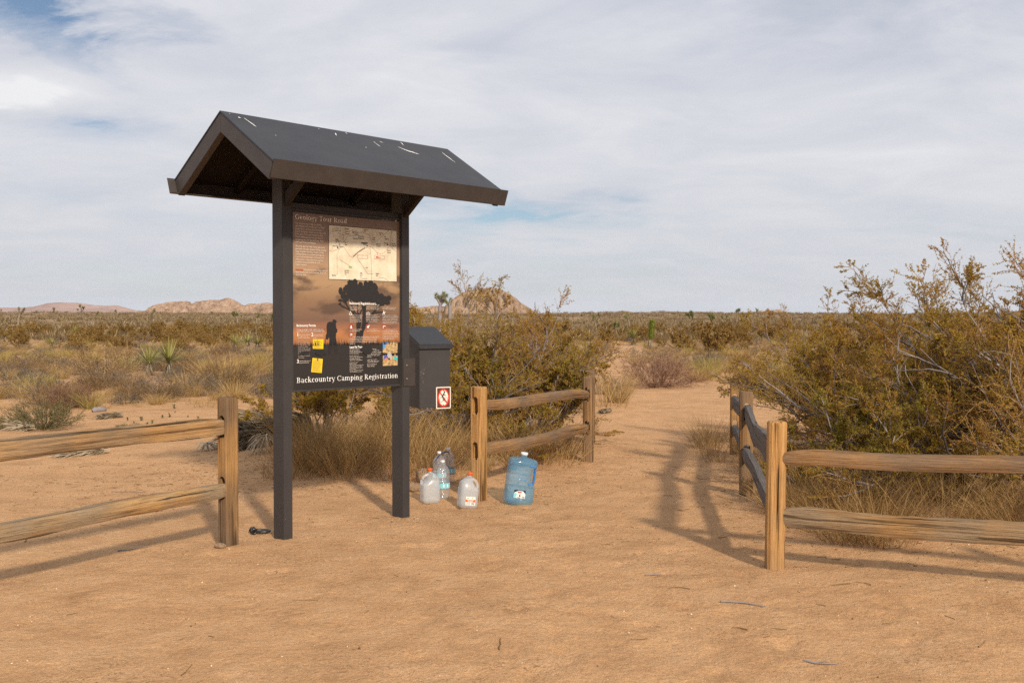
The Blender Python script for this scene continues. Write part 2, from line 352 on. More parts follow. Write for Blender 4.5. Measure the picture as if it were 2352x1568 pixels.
# ------------------------------------------------------------------ hills and rock piles on the horizon
def rocky(name, dx, dark, mid_, light, scale):
    m, tt, b = newmat(name, .9, .1)
    oc = coord(tt, 'Object')
    a = noise(tt, oc, scale, 8, .65); f = noise(tt, oc, scale * 7, 5, .7)
    c = mixc(tt, .6, ramp(tt, a, ((.3, dark), (.5, mid_), (.7, light))), ramp(tt, f, ((.32, .40), (.48, .95), (.65, 1.15))), 'MULTIPLY')
    c = mixc(tt, ramp(tt, noise(tt, oc, scale * 14, 2, .6), ((.60, 0.0), (.66, dx))), c, (.07, .065, .035))
    tt.links.new(c, b.inputs['Base Color']); bump(tt, b, mth(tt, 'ADD', a, f), .9, 1.2); return m
def hill(name, prof, y, depth, nx, ny, m, rough=.1, boulders=0, br=(1, 3), seed=1, base=-4.0, backs=1.0):
    pu = [p[0] for p in prof]; P = [at(p[0], p[1], y) for p in prof]
    X0, X1 = P[0].x, P[-1].x
    xs = np.linspace(X0, X1, nx); ysl = np.linspace(-depth, depth * backs, ny)
    zr = np.interp(xs, [p.x for p in P], [p.z for p in P])
    XX, YY = np.meshgrid(xs, ysl)
    H = zr[None, :] - base
    s = np.clip(1 - np.abs(YY) / depth, 0, 1)
    wob = fbm(XX / depth * 2.0, YY / depth * 2.0, seed, 5)
    Zs = base + H * np.clip(s + .35 * wob * (1 - s) * 2 * s, 0, 1) ** .8 * (1 + rough * fbm(XX / depth * 5, YY / depth * 5, seed + 7, 5))
    r2 = np.random.default_rng(seed)
    for i in range(boulders):
        bx = r2.uniform(X0, X1); by = r2.uniform(-depth * .95, depth * .35); R_ = r2.uniform(*br) * r2.uniform(.5, 1)
        ix = int((bx - X0) / (X1 - X0) * (nx - 1)); iy = int((by + depth) / (depth * (1 + backs)) * (ny - 1))
        zc = Zs[iy, ix] - R_ * .35
        if H[0, ix] < R_: continue
        dd = ((XX - bx) / R_) ** 2 + ((YY - by) / (R_ * 1.1)) ** 2
        Zb = zc + R_ * .95 * np.sqrt(np.clip(1 - dd, 0, 1))
        Zs = np.where(dd < 1, np.maximum(Zs, Zb), Zs)
    top = zr[None, :] + br[0] * .5 * (1 if boulders else 0)
    Zs = np.where(Zs > top, top + (Zs - top) * .15, Zs)
    idx = np.arange(XX.size).reshape(XX.shape)
    Qh = np.stack([idx[:-1, :-1], idx[:-1, 1:], idx[1:, 1:], idx[1:, :-1]], -1).reshape(-1, 4)
    o = link(name, mesh_np(name, np.stack([XX, YY + y, Zs], -1), Qh, smooth=boulders == 0), m)
    return tag(o, kind='structure')
mr = rocky('pink_granite', .7, (.20, .13, .09), (.42, .28, .19), (.55, .385, .27), .12)
mr2 = rocky('pink_granite_near', .5, (.20, .125, .085), (.44, .30, .20), (.58, .43, .305), .25)
mh = rocky('bare_slope', .25, (.33, .21, .17), (.42, .275, .22), (.47, .32, .26), .006)
mb = rocky('far_ridge', .0, (.20, .16, .14), (.26, .21, .18), (.32, .26, .22), .002)
hill('hill', ((-260, 712), (-120, 708), (0, 706), (50, 706), (85, 703), (110, 696), (140, 694.5), (175, 695), (205, 699), (235, 701), (268, 700), (290, 706), (306, 712), (330, 718)), 3500, 420, 200, 70, mh, .05, seed=4)
hill('hill', ((325, 716), (352, 706), (366, 701), (385, 696), (400, 695), (425, 693.5), (440, 696), (462, 692), (492, 690.5), (505, 691), (524, 686.5), (536, 690), (546, 699), (560, 704), (568, 703), (578, 697), (590, 703), (602, 698), (612, 697), (628, 700), (700, 704), (800, 709), (900, 713), (945, 712), (965, 708), (985, 704.5), (1005, 703), (1022, 706), (1060, 714), (1080, 720)),
     900, 60, 1100, 150, mr, .30, 2600, (1.2, 3.6), seed=8)
hill('hill', ((1000, 726), (1022, 712), (1036, 697), (1050, 685), (1064, 676), (1080, 670), (1100, 669), (1118, 667.5), (1140, 668), (1156, 671), (1170, 679), (1184, 689), (1198, 701), (1212, 711), (1232, 722)),
     600, 42, 460, 200, mr2, .45, 1700, (1.0, 3.6), seed=5)
hill('hill', ((1720, 724), (1745, 716), (1758, 713), (1770, 711.5), (1780, 713), (1790, 711.5), (1800, 716), (1830, 722)), 560, 12, 120, 40, mr2, .2, 160, (.8, 2.4), seed=6)
hill('hill', ((1410, 722), (1420, 717.5), (1432, 715.5), (1445, 717), (1460, 721)), 560, 7, 60, 30, mr2, .2, 50, (.8, 2), seed=9)
hill('hill', ((1440, 722), (1480, 717), (1505, 713.5), (1520, 711.5), (1540, 715), (1570, 716), (1600, 713.5), (1625, 716), (1680, 720), (1800, 722), (2100, 722), (2280, 717), (2315, 713), (2352, 714), (2450, 720)), 9000, 900, 200, 30, mb, .05, seed=12)

# ------------------------------------------------------------------ plants (one mesh per kind, made from many small blades)
def blades(n, r0, h, tilt, bend, w0, K=4, seed=0, hv=.35, droop=0.0):
    r = np.random.default_rng(seed)
    az = r.uniform(0, 2 * np.pi, n); rr = r0 * np.sqrt(r.uniform(0, 1, n)); tl = tilt * r.uniform(.1, 1, n) ** .8
    az2 = az + r.normal(0, .6, n)
    D = np.stack([np.cos(az2) * np.sin(tl), np.sin(az2) * np.sin(tl), np.cos(tl)], 1)
    L = h * (1 - hv + hv * r.uniform(0, 1, n))
    s = np.linspace(0, 1, K)
    B = np.stack([np.cos(az) * rr, np.sin(az) * rr, np.zeros(n)], 1)
    side = np.stack([-np.sin(az2), np.cos(az2), np.zeros(n)], 1)
    P = B[:, None] + D[:, None] * (L[:, None] * s)[..., None]
    P += np.stack([np.cos(az2), np.sin(az2), -np.full(n, droop)], 1)[:, None] * (bend * L[:, None] * s ** 2 * r.uniform(.2, 1, (n, 1)))[..., None]
    P += r.normal(0, .02 * h, (n, K, 3)) * s[None, :, None]
    W = w0 * (1 - .75 * s)[None, :] * r.uniform(.6, 1.2, (n, 1))
    S = unit(side + r.normal(0, .7, (n, 3)))
    return P, W, S, B
def children(P, m, t0, t1, len_f, spread, K, wig, up, r, lean=(0, 0, 0)):
    """m side shoots along every centre line of P"""
    N, KP, _ = P.shape
    tt_ = r.uniform(t0, t1, (N, m)) * (KP - 1); i0 = np.clip(np.floor(tt_).astype(int), 0, KP - 2); fr = (tt_ - i0)[..., None]
    a = np.arange(N)[:, None]
    B = P[a, i0] * (1 - fr) + P[a, i0 + 1] * fr; T = unit(P[a, i0 + 1] - P[a, i0])
    D = unit(T + spread * unit(r.normal(0, 1, (N, m, 3))) + np.array([0, 0, up]) + np.array(lean))
    plen = np.linalg.norm(np.diff(P, axis=1), axis=2).sum(1)[:, None]
    L = len_f * plen * r.uniform(.5, 1.1, (N, m)) * (1.15 - .55 * tt_ / (KP - 1))
    return grow(B.reshape(-1, 3), D.reshape(-1, 3), L.reshape(-1), K, wig, up, r)
def grow(B, D, L, K, wig, up, r):
    N = len(B); P = np.zeros((N, K, 3)); P[:, 0] = B; d = D.copy(); st = (L / (K - 1))[:, None]
    for k in range(1, K):
        d = unit(d + r.normal(0, wig, (N, 3)) + np.array([0, 0, up * .12]))
        P[:, k] = P[:, k - 1] + d * st
    return P
def leaf_quads(P, m, size, r, t0=.15):
    N, KP, _ = P.shape
    tt_ = r.uniform(t0, 1, (N, m)) * (KP - 1); i0 = np.clip(np.floor(tt_).astype(int), 0, KP - 2); fr = (tt_ - i0)[..., None]; a = np.arange(N)[:, None]
    C = (P[a, i0] * (1 - fr) + P[a, i0 + 1] * fr).reshape(-1, 3)
    n = len(C); A = unit(r.normal(0, 1, (n, 3))); Bv = unit(np.cross(A, r.normal(0, 1, (n, 3)))); s = size * r.uniform(.6, 1.3, (n, 1))
    C = C + A * s * 1.0
    V = np.stack([C - A * s, C + Bv * s * .55, C + A * s, C - Bv * s * .55], 1)
    return V.reshape(-1, 3), np.arange(n * 4).reshape(n, 4)
def creosote(seed, nst, rad, height, lean=(0, 0, 0), t0=.28, m2=9, m3=10, m4=4, lv=8, size=.0085, el=(12, 80), squash=1.0, tw=1.0):
    r = np.random.default_rng(seed)
    az = r.uniform(0, 2 * np.pi, nst); e = np.radians(r.uniform(el[0], el[1], nst))
    D = np.stack([np.cos(az) * np.cos(e), np.sin(az) * np.cos(e), np.sin(e)], 1)
    D = unit(D + np.array(lean))
    B = np.stack([np.cos(az) * .22, np.sin(az) * .22, np.zeros(nst) + .02], 1) * r.uniform(.3, 1.2, (nst, 1)) * np.array([1, 1, 0.2])
    reach = 1 / np.sqrt((np.hypot(D[:, 0], D[:, 1]) / rad) ** 2 + (D[:, 2] / height) ** 2)
    L = reach * r.uniform(.62, 1.0, nst)
    P1 = grow(B, D, L, 12, .17, .35, r)
    P2 = children(P1, m2, t0, .98, .40, .75, 7, .2, .25, r, np.array(lean) * .6)
    P3 = children(P2, m3, .12, 1.0, .50, .8, 5, .22, .2, r)
    P4 = children(P3, m4, .1, 1.0, .75, .8, 3, .2, .1, r)
    for P in (P1, P2, P3, P4): P[..., 2] = np.maximum(P[..., 2], .015)
    def rad_(P, a, b): return np.broadcast_to(np.linspace(a, b, P.shape[1]), P.shape[:2]) * r.uniform(.6, 1.3, (P.shape[0], 1))
    wood = join_np([tubes(P1, rad_(P1, .016 * tw, .003 * tw), 5), tubes(P2, rad_(P2, .0065 * tw, .0024 * tw), 4)])
    shoots = join_np([tubes(P3, rad_(P3, .0030, .0014), 3), tubes(P4, rad_(P4, .0016, .0009), 3)])
    lf = join_np([leaf_quads(P4, lv, size, r), leaf_quads(P3, max(2, lv // 2), size, r, .3)])
    return (wood, shoots), lf
def plant_obj(name, parts, loc, label, cat, group=None, rz=0.0, scale=1.0):
    e = empty(name, loc, rz); e.scale = (scale,) * 3
    for pn, (V, Q), m in parts: link(pn, mesh_np(pn, V, Q), m, e)
    return tag(e, label, cat, group)

# --- tall creosote bushes that stand close
wood, lf = creosote(21, 54, 3.05, 1.45, lean=(-.45, -.12, 0), m2=12, m3=11, m4=5, lv=13, size=.0076, el=(4, 78), tw=1.2)
wood_b, lf_b = creosote(22, 44, 2.7, 1.6, lean=(-.25, 0, .05), m2=11, m3=10, m4=5, lv=12, size=.0084, el=(6, 82))
wood_m, lf_m = creosote(23, 48, 2.35, 1.55, lean=(.0, -.05, -.02), t0=.45, m2=10, m3=9, m4=4, lv=10, size=.0082, el=(4, 80))
def bush(name, w_, l_, x, y, label, rz=0, s=1.0, lm='creo', group=None):
    return plant_obj(name, [('branches', w_[0], M['bark']), ('twigs', w_[1], M['shoot']), ('foliage', l_, M[lm])], (x, y, gz(x, y)), label, 'bush', group, rz, s)
bush('creosote_bush', wood, lf, 4.75, 8.75, 'large brown-green creosote bush with pale branches arching toward the fence corner')
bush('creosote_bush', wood_b, lf_b, 4.3, 11.6, 'tall creosote bush standing behind the large one by the fence corner', 0, .91, 'creo')
bush('creosote_bush', wood_b, lf_b, 6.2, 10.4, 'highest creosote bush, its thin shoots rising against the sky', 2.0, 1.0, 'creo')
bush('creosote_bush', wood_m, lf_m, -.60, 12.0, 'wide brown-green creosote bush directly behind the registration box', 2.2, .96, 'creo')
wood_s, lf_s = creosote(24, 22, 1.25, 1.15, lean=(0.15, 0, 0), m2=10, m3=9, m4=4, lv=10, el=(5, 80), size=.0105)
bush('creosote_bush', wood_s, lf_s, .05, 11.9, 'low green creosote bush behind the rails beside the trail', .6, 1.0, 'creo_green')
bush('creosote_bush', wood_s, lf_s, -2.35, 12.4, 'small creosote bush reaching past the first kiosk post', 2.6, .95, 'creo')
bush('creosote_bush', wood_s, lf_s, 2.95, 8.1, 'low creosote sprays leaning over the corner of the log fence', 2.2, .8, 'creo_green')
bush('creosote_bush', wood_s, lf_s, 6.4, 19.0, 'brown creosote bush on the flat behind the fence bushes', 1.2, 1.25, 'creo')

wood_d, _ = creosote(27, 34, 3.3, 1.35, lean=(-.75, -.10, .02), t0=.25, m2=7, m3=2, m4=1, lv=1, el=(2, 42), tw=1.25)
plant_obj('bare_bush', [('branches', wood_d[0], M['bark'])], (5.3, 8.2, gz(5.3, 8.2)), 'leafless grey branches sweeping low behind the corner fence rails', 'bush')
# --- templates for the small plants
def T_grass(seed, n=170, h=.45, tilt=.75, w=.0045, r0=.10, bend=.35, K=4):
    P, W, S, _ = blades(n, r0, h, tilt, bend, w, K, seed); return ribbons(P, W, S)
def T_twigs(seed, n=60, h=.5, tilt=1.1, m2=4, m3=3, w=.003):
    r = np.random.default_rng(seed); P, W, S, B = blades(n, .12, h, tilt, .12, w, 5, seed, hv=.2)
    P2 = children(P, m2, .35, 1, .45, .8, 4, .15, .15, r); P3 = children(P2, m3, .2, 1, .5, .9, 3, .2, .1, r)
    for q in (P2, P3): q[..., 2] = np.maximum(q[..., 2], .01)
    def rb(P, w0): n_ = len(P); return ribbons(P, np.broadcast_to(np.linspace(w0, w0 * .4, P.shape[1]), P.shape[:2]), np.cross(P[:, -1] - P[:, 0], r.normal(0, 1, (n_, 3))))
    return join_np([ribbons(P, W * 1.2, S), rb(P2, w * .8), rb(P3, w * .62)])
TPL = {}
def template(key, geo, m):
    TPL[key] = [(mesh_np(key, *q)) for q in geo]
    for me in TPL[key]: me.materials.append(m)
template('straw', [T_grass(s, 230, .46, .8, .0042, .12, .35) for s in (1, 2, 3, 4)], M['straw'])
template('olive_grass', [T_grass(s, 200, .52, .7, .0045, .12, .3) for s in (5, 6, 7)], M['olive_grass'])
template('gold', [T_grass(s, 90, .42, .85, .0026, .20, .35, 6) for s in (8, 9, 10)] + [T_grass(11, 150, .26, 1.0, .0024, .16, .6, 6)], M['gold'])
template('grey', [T_twigs(s, 90, .44, 1.4, 4, 4, .0034) for s in (12, 13, 14, 15)], M['greytwig'])
template('brown', [T_twigs(s, 80, .46, 1.3, 4, 4, .0034) for s in (16, 17, 18)], M['browntwig'])
template('sage', [T_twigs(s, 130, .42, 1.45, 5, 4, .004) for s in (19, 20)], M['sage'])
template('red', [T_twigs(s, 190, .46, 1.45, 5, 4, .0030) for s in (25, 26)], M['redtwig'])

def thing_copy(name, me, x, y, s, label, cat, group=None, rz=None, sz=None, z=None):
    o = bpy.data.objects.new(name, me); COL.objects.link(o)
    o.location = (x, y, gz(x, y) - .01 if z is None else z); o.rotation_euler = (0, 0, random.uniform(0, 6.28) if rz is None else rz)
    o.scale = (s, s, s * (sz or 1)); return tag(o, label, cat, group)
def pick(key): return random.choice(TPL[key])
def onground(u, v):            # ground point seen at picture point
    d = ray(u, v); y = 5.0
    o = Vector((0, 0, CAMZ)); k = .5
    while k < 900:
        p = o + d * k
        if p.z < gz(p.x, p.y): return p.x, p.y
        k += .02 * max(1, k * .03)
    return o.x + d.x * 300, 300

used = []                       # keep-out discs for the scattered plants
# --- named plants
for (u, v, key, s, sz, label, cat) in (
    (1512, 888, 'red', 2.0, .95, 'reddish low bush with dense fine twigs beside the trail bend', 'bush'),
    (125, 938, 'brown', 1.25, .85, 'brown twiggy bush behind the green-grey one on the bare sand', 'bush'),
    (165, 935, 'red', .85, 1.1, 'small pinkish twiggy bush at the edge of the bare sand', 'bush'),
    (100, 984, 'sage', 1.15, .9, 'dense green-grey dome bush alone on the sand in front of the brown twiggy one', 'bush'),
    (14, 985, 'sage', .55, 1., 'small green bush beside the fallen dead yucca on the sand', 'bush'),
    (520, 898, 'straw', 2.3, .9, 'large round straw-coloured bush nearest the first kiosk post', 'bush'),
    (520, 900, 'brown', 1.7, .9, 'dark brown twiggy centre of a round bush near the kiosk', 'bush'),
    (230, 885, 'brown', 2.2, .95, 'broad brown twiggy bush behind the bare sand patch', 'bush'),
    (360, 905, 'grey', 1.3, .8, 'grey tangled bush beside the sandy gap in the field', 'bush'),
    (1395, 935, 'gold', 1.9, 1.25, 'tall loose golden grass clump beside the end post of the trail fence', 'grass'),
    (1418, 925, 'straw', 1.3, 1.2, 'pale upright grass clump next to the tall golden one', 'grass'),
    (1372, 905, 'grey', 1.5, .9, 'grey twiggy bush behind the end post of the trail fence', 'bush'),
    (1370, 842, 'straw', 1.9, .75, 'rounded straw grass hummock left of the trail', 'grass'),
    (1466, 842, 'straw', 1.6, .8, 'rounded straw grass hummock right of the trail by the reddish bush', 'grass'),
    (1374, 818, 'grey', 1.8, .9, 'grey bush halfway up the left trail edge', 'bush'),
    (1545, 862, 'straw', 1.5, .8, 'pale grass clump behind the reddish bush', 'grass'),
    (430, 905, 'straw', 1.2, 1.1, 'upright yellow grass clump at the sandy gap', 'grass'),
    (470, 935, 'gold', .9, 1.1, 'golden weeds standing on the sand near the tall fence post', 'grass'),
    (250, 925, 'gold', .8, 1.2, 'thin dry stalks on the sand behind the upper rail', 'grass'),
    (60, 905, 'gold', 1.1, 1.3, 'pale thin stalks rising behind the brown twiggy bush', 'grass'),
    (40, 900, 'grey', 1.7, .8, 'dark grey tangled bush at the picture edge behind the sand', 'bush'),
    (1105, 1080, 'straw', .55, .8, 'short pale grass tuft at the foot of the slotted fence post', 'grass'),
    (1275, 1005, 'straw', .6, .9, 'bright yellow dry rosette under the lower rail', 'grass')):
    x, y = onground(u, v); used.append((x, y, .35 * s)); thing_copy({'grass': 'grass_clump', 'bush': 'desert_shrub'}[cat], pick(key), x, y, s, label, cat, sz=sz)

# --- dry grass under the bushes
cnt = 0
for (cx_, cy_, rx, ry, n) in ((-1.35, 10.1, .9, .8, 38), (-.3, 10.9, 1.1, .9, 18), (.35, 10.5, .45, .5, 6), (-1.2, 9.5, .5, .25, 6)):
    for i in range(n):
        x = cx_ + rx * random.uniform(-1, 1); y = cy_ + ry * random.uniform(-1, 1)
        thing_copy('dry_grass_clump', pick('gold'), x, y, random.uniform(.9, 1.5), 'golden dry grass clump in the shade under the bush behind the kiosk', 'grass', 'dry grass under the bush behind the kiosk', sz=random.uniform(.8, 1.1)); cnt += 1
for i in range(95):
    x = random.uniform(2.1, 5.2); y = 6.15 + (x - 2.2) * -.12 + random.uniform(.5, 2.0)
    thing_copy('dry_grass_clump', pick('gold'), x, y, random.uniform(.6, 1.3), 'golden dry grass clump in the shade behind the corner fence rails', 'grass', 'dry grass under the bushes behind the corner fence', sz=random.uniform(.7, 1.1))
for i in range(14):
    x = 2.6 + random.uniform(-.4, .5); y = random.uniform(8.5, 13)
    thing_copy('dry_grass_clump', pick('gold'), x, y, random.uniform(.7, 1.1), 'golden dry grass clump beside the far side posts of the corner fence', 'grass', 'dry grass beside the side posts of the corner fence')

# ------------------------------------------------------------------ yuccas and Joshua trees
def sword(n, L, w, el0, el1, seed, z0, z1, K=4, bend=.1, droop=.4, r0=.03):
    r_ = np.random.default_rng(seed); az = r_.uniform(0, 2 * np.pi, n); e = np.radians(r_.uniform(el0, el1, n)); s = np.linspace(0, 1, K)
    D = np.stack([np.cos(az) * np.cos(e), np.sin(az) * np.cos(e), np.sin(e)], 1); LL = L * r_.uniform(.7, 1.1, n)
    B = np.stack([np.cos(az) * r0, np.sin(az) * r0, r_.uniform(z0, z1, n)], 1)
    P = B[:, None] + D[:, None] * (LL[:, None] * s)[..., None]; P[..., 2] -= droop * bend * LL[:, None] * s ** 2
    W = w * np.array([.8, 1.0, .75, .08])[None, :] * np.ones((n, 1)) if K == 4 else w * np.linspace(1, .1, K)[None, :] * np.ones((n, 1))
    S = np.stack([-np.sin(az), np.cos(az), np.zeros(n)], 1) + r_.normal(0, .25, (n, 3))
    return ribbons(P, W, S)
def trunk_geo(h, r0, seed=0, K=6):
    P = np.zeros((1, K, 3)); P[0, :, 2] = np.linspace(-.03, h, K); P[0, :, 0] = .02 * np.sin(np.arange(K) + seed)
    return tubes(P, np.full((1, K), r0) * (1 + .15 * np.sin(np.arange(K) * 2.1 + seed)), 8)
YM = []
for sd in (1, 2):
    YM.append([('crown', mesh_np('yucca_crown', *sword(84, .66, .014, -12, 84, sd, .34, .44)), 'yucca'),
               ('dead_leaves', mesh_np('yucca_skirt', *sword(150, .32, .011, -88, -48, sd + 9, .20, .40, bend=.2)), 'yucca_dark'),
               ('trunk', mesh_np('yucca_trunk', *trunk_geo(.38, .08, sd)), 'yucca_dark')])
for t_ in YM:
    for a_, me, mm_ in t_: me.materials.append(M[mm_])
def yucca(u, v, s, label, sz=1.0, y=None):
    if y is None: x, y = onground(u, v)
    else: x = at(u, v, y).x
    e = empty('yucca', (x, y, gz(x, y)), random.uniform(0, 6)); e.scale = (s * 1.15, s * 1.15, s * sz * 1.15); tag(e, label, 'yucca')
    for a_, me, mm_ in random.choice(YM): link(a_, me, None, e)
    for k in range(5): used.append((x * (1 - .045 * k), y * (1 - .045 * k), .55 * s))
for (u, v, s, lb, sz) in (
    (343, 862, .86, 'smaller yucca of the near pair, spiky green crown over a shaggy skirt', .95),
    (388, 866, .92, 'taller yucca of the near pair, closer to the kiosk', 1.05),
    (172, 778, 1.05, 'spiky yucca with a pale skirt in front of the dark bushes', 1.0),
    (118, 800, .85, 'upright yucca fan without a skirt among grey shrubs', .7),
    (290, 764, .75, 'small leaning yucca far out in the field', .8),
    (491, 768, 1.0, 'spiky yucca above the large round straw bush', 1.0),
    (541, 806, 1.0, 'yucca with the palest skirt, lowest of the cluster beside the kiosk post', .9),
    (568, 796, 1.15, 'broad yucca in the middle of the cluster beside the kiosk post', .6),
    (592, 800, 1.1, 'yucca closest to the kiosk post in the cluster', .6),
    (600, 772, .8, 'mostly dead yucca with a dry crown behind the cluster', 1.1),
    (52, 765, .7, 'low yucca near the picture edge in front of the dark band', .6),
    (1455, 792, 1.3, 'shaggy yucca touching the bright green young tree', .9),
    (1632, 790, 1.0, 'bluish green yucca with a grey skirt right of the trail', .7)):
    yucca(u, v, s, lb, sz)
# --- field scatter
def density(x, y):
    """how thick the field plants stand at a place"""
    if y < 14: return 0.0
    tx = float(trail_x(y)); tw = 1.25 if y < 27 else (1.05 if y < 45 else .8)
    if y < 75 and abs(x - tx) < tw: return 0.0
    if x > -1.2:
        if y < 23 and x < 5: return 0.0 if x > .9 else .6
        if y < 25 and 1.5 < x < 6: return .25
    else:
        if y < 17.0: return 0.0
        if y < 20.5: return .38 + (.3 if x < -5.5 else 0)
    n = float(fbm(x / 4.5, y / 4.5, 77, 3))
    return max(.05, min(1, .88 + 1.7 * n))
cells = []
r = random.Random(5)
def cand(y0, y1, step, jitter=.5):
    y = y0
    while y < y1:
        s_ = step * (1 + (y - y0) / y0 * .6)
        xw = y * .56 + 2; x = -xw
        while x < xw:
            px = x + r.uniform(-.5, .5) * s_; py = y + r.uniform(-.5, .5) * s_
            if r.random() < density(px, py) and all((px - a) ** 2 + (py - b_) ** 2 > c_ * c_ for a, b_, c_ in used) and abs(px) < py * .56: cells.append((px, py))
            x += s_
        y += s_ * .9
cand(14, 85, .62)
cells.sort(key=lambda p: p[1])
KINDS = (('straw', .38, 'grass_clump', 'grass', 'straw-coloured grass clump in the open field', 'straw grass clumps in the field'),
         ('olive_grass', .17, 'olive_grass_clump', 'grass', 'yellow-green grass clump in the open field', 'yellow-green grass clumps in the field'),
         ('grey', .24, 'grey_shrub', 'shrub', 'low grey leafless shrub in the open field', 'grey shrubs in the field'),
         ('brown', .21, 'brown_shrub', 'shrub', 'low brown twiggy shrub in the open field', 'brown shrubs in the field'))
num = {k[0]: 0 for k in KINDS}; rest = []
for px, py in cells:
    nn = float(fbm(px / 3.0, py / 3.0, 31, 2)); q = min(.999, max(0, r.random() * .75 + .125 + nn * .9)); acc = 0
    for k in KINDS:
        acc += k[1]
        if q <= acc: break
    s_ = r.uniform(.6, 1.3) * (1.15 if k[0] in ('grey', 'brown') else 1)
    if num[k[0]] < 280:
        num[k[0]] += 1; thing_copy(k[2], pick(k[0]), px, py, s_, k[4], k[3], k[5], sz=r.uniform(.7, 1.05))
    else: rest.append((px, py, s_, k[0]))

def bake(name, items, tmpl, m, kind='stuff'):
    """one object holding plants nobody could count: rotated, scaled copies of small templates"""
    Vs, Qs, n = [], [], 0
    for key in tmpl:
        sel = np.array([(i[0], i[1], i[2]) for i in items if i[3] == key])
        if not len(sel): continue
        for j, (V, Q_) in enumerate(tmpl[key]):
            s2 = sel[j::len(tmpl[key])]
            if not len(s2): continue
            a = rng.uniform(0, 6.28, len(s2)); ca, sa = np.cos(a), np.sin(a); S_ = s2[:, 2][:, None]
            sq = rng.uniform(.75, 1.1, (len(s2), 1))
            VX = (V[None, :, 0] * ca[:, None] - V[None, :, 1] * sa[:, None]) * S_ + s2[:, 0][:, None]
            VY = (V[None, :, 0] * sa[:, None] + V[None, :, 1] * ca[:, None]) * S_ + s2[:, 1][:, None]
            VZ = V[None, :, 2] * S_ * sq + (g(s2[:, 0], s2[:, 1]) - .02)[:, None]
            VV = np.stack([VX, VY, VZ], -1).reshape(-1, 3)
            QQ = (Q_[None] + (np.arange(len(s2)) * len(V))[:, None, None]).reshape(-1, 4) + n
            Vs.append(VV); Qs.append(QQ); n += len(VV)
    if not Vs: return
    return tag(link(name, mesh_np(name, np.concatenate(Vs), np.concatenate(Qs)), m), kind=kind)
LG = {'straw': [T_grass(s, 60, .48, .8, .009, .13, .35, 3) for s in (41, 42, 43)]}
bake('straw_grass', [i for i in rest if i[3] == 'straw'], LG, M['straw'])
bake('yellow_grass', [i for i in rest if i[3] == 'olive_grass'], {'olive_grass': [T_grass(s, 60, .52, .7, .009, .13, .3, 3) for s in (44, 45)]}, M['olive_grass'])
bake('grey_scrub', [i for i in rest if i[3] == 'grey'], {'grey': [T_twigs(s, 30, .5, 1.15, 3, 2, .008) for s in (46, 47)]}, M['greytwig'])
bake('brown_scrub', [i for i in rest if i[3] == 'brown'], {'brown': [T_twigs(s, 30, .52, 1.1, 3, 2, .008) for s in (48, 49)]}, M['browntwig'])
# short grass between the clumps
lowg = []
for i in range(5200):
    y = 15 + 60 * r.random() ** 1.3; x = r.uniform(-.56, .56) * y
    if r.random() < density(x, y) * .9: lowg.append((x, y, r.uniform(.3, .65), 'straw'))
bake('grass', lowg, {'straw': [T_grass(s, 46, .34, 1.0, .006, .22, .4, 3) for s in (51, 52, 53)]}, M['straw'])
# the plain from 80 to 480 m
fs = []
for i in range(11000):
    y = 78 + 400 * r.random() ** 1.25; x = r.uniform(-.6, .6) * y
    if abs(x - float(trail_x(y))) < 1.0 and y < 80: continue
    fs.append((x, y, r.uniform(.5, 1.5) * (1 + y / 600), 'a'))
def T_low(seed, n, h, w): P, W, S, _ = blades(n, .30, h, 1.15, .1, w, 3, seed); return ribbons(P, W, S)
bake('far_scrub', fs, {'a': [T_low(s, 22, .50, .038) for s in (61, 62, 63, 64)]}, M['scrub'])

# --- mid-distance creosote band
wf, lff = creosote(31, 20, 1.3, 1.3, m2=6, m3=6, m4=2, lv=5, size=.030, el=(10, 85), tw=1.0)
cme = [mesh_np('creosote_far', *join_np([wf[0], wf[1], lff]))]
wf, lff = creosote(32, 20, 1.5, 1.15, m2=6, m3=6, m4=2, lv=5, size=.030, el=(5, 80), tw=1.0)
cme.append(mesh_np('creosote_far', *join_np([wf[0], wf[1], lff])))
for me in cme: me.materials.append(M['creo_far'])
for i in range(230):
    if i < 150: y = r.uniform(50, 125); x = r.uniform(-.56, -.06) * y
    else: y = r.uniform(60, 125); x = r.uniform(-.02, .56) * y
    if x < -.06 * y and y < 58 and r.random() < .6: continue
    thing_copy('creosote_bush', r.choice(cme), x, y, r.uniform(.5, 1.15) * (1 if y > 75 else .85), 'dark rusty-brown creosote bush in the band at the far edge of the field', 'bush', 'dark creosote bushes in the band beyond the field', sz=r.uniform(.8, 1.05))
for (u, v, s) in ((1560, 800, 1.0), (1640, 815, 1.2), (1590, 775, 1.1), (1290, 772, 1.3), (1690, 790, 1.1)):
    x, y = onground(u, v); thing_copy('creosote_bush', r.choice(cme), x, y, s, 'brown creosote bush standing among the grass across the trail', 'bush', 'brown creosote bushes among the grass across the trail')

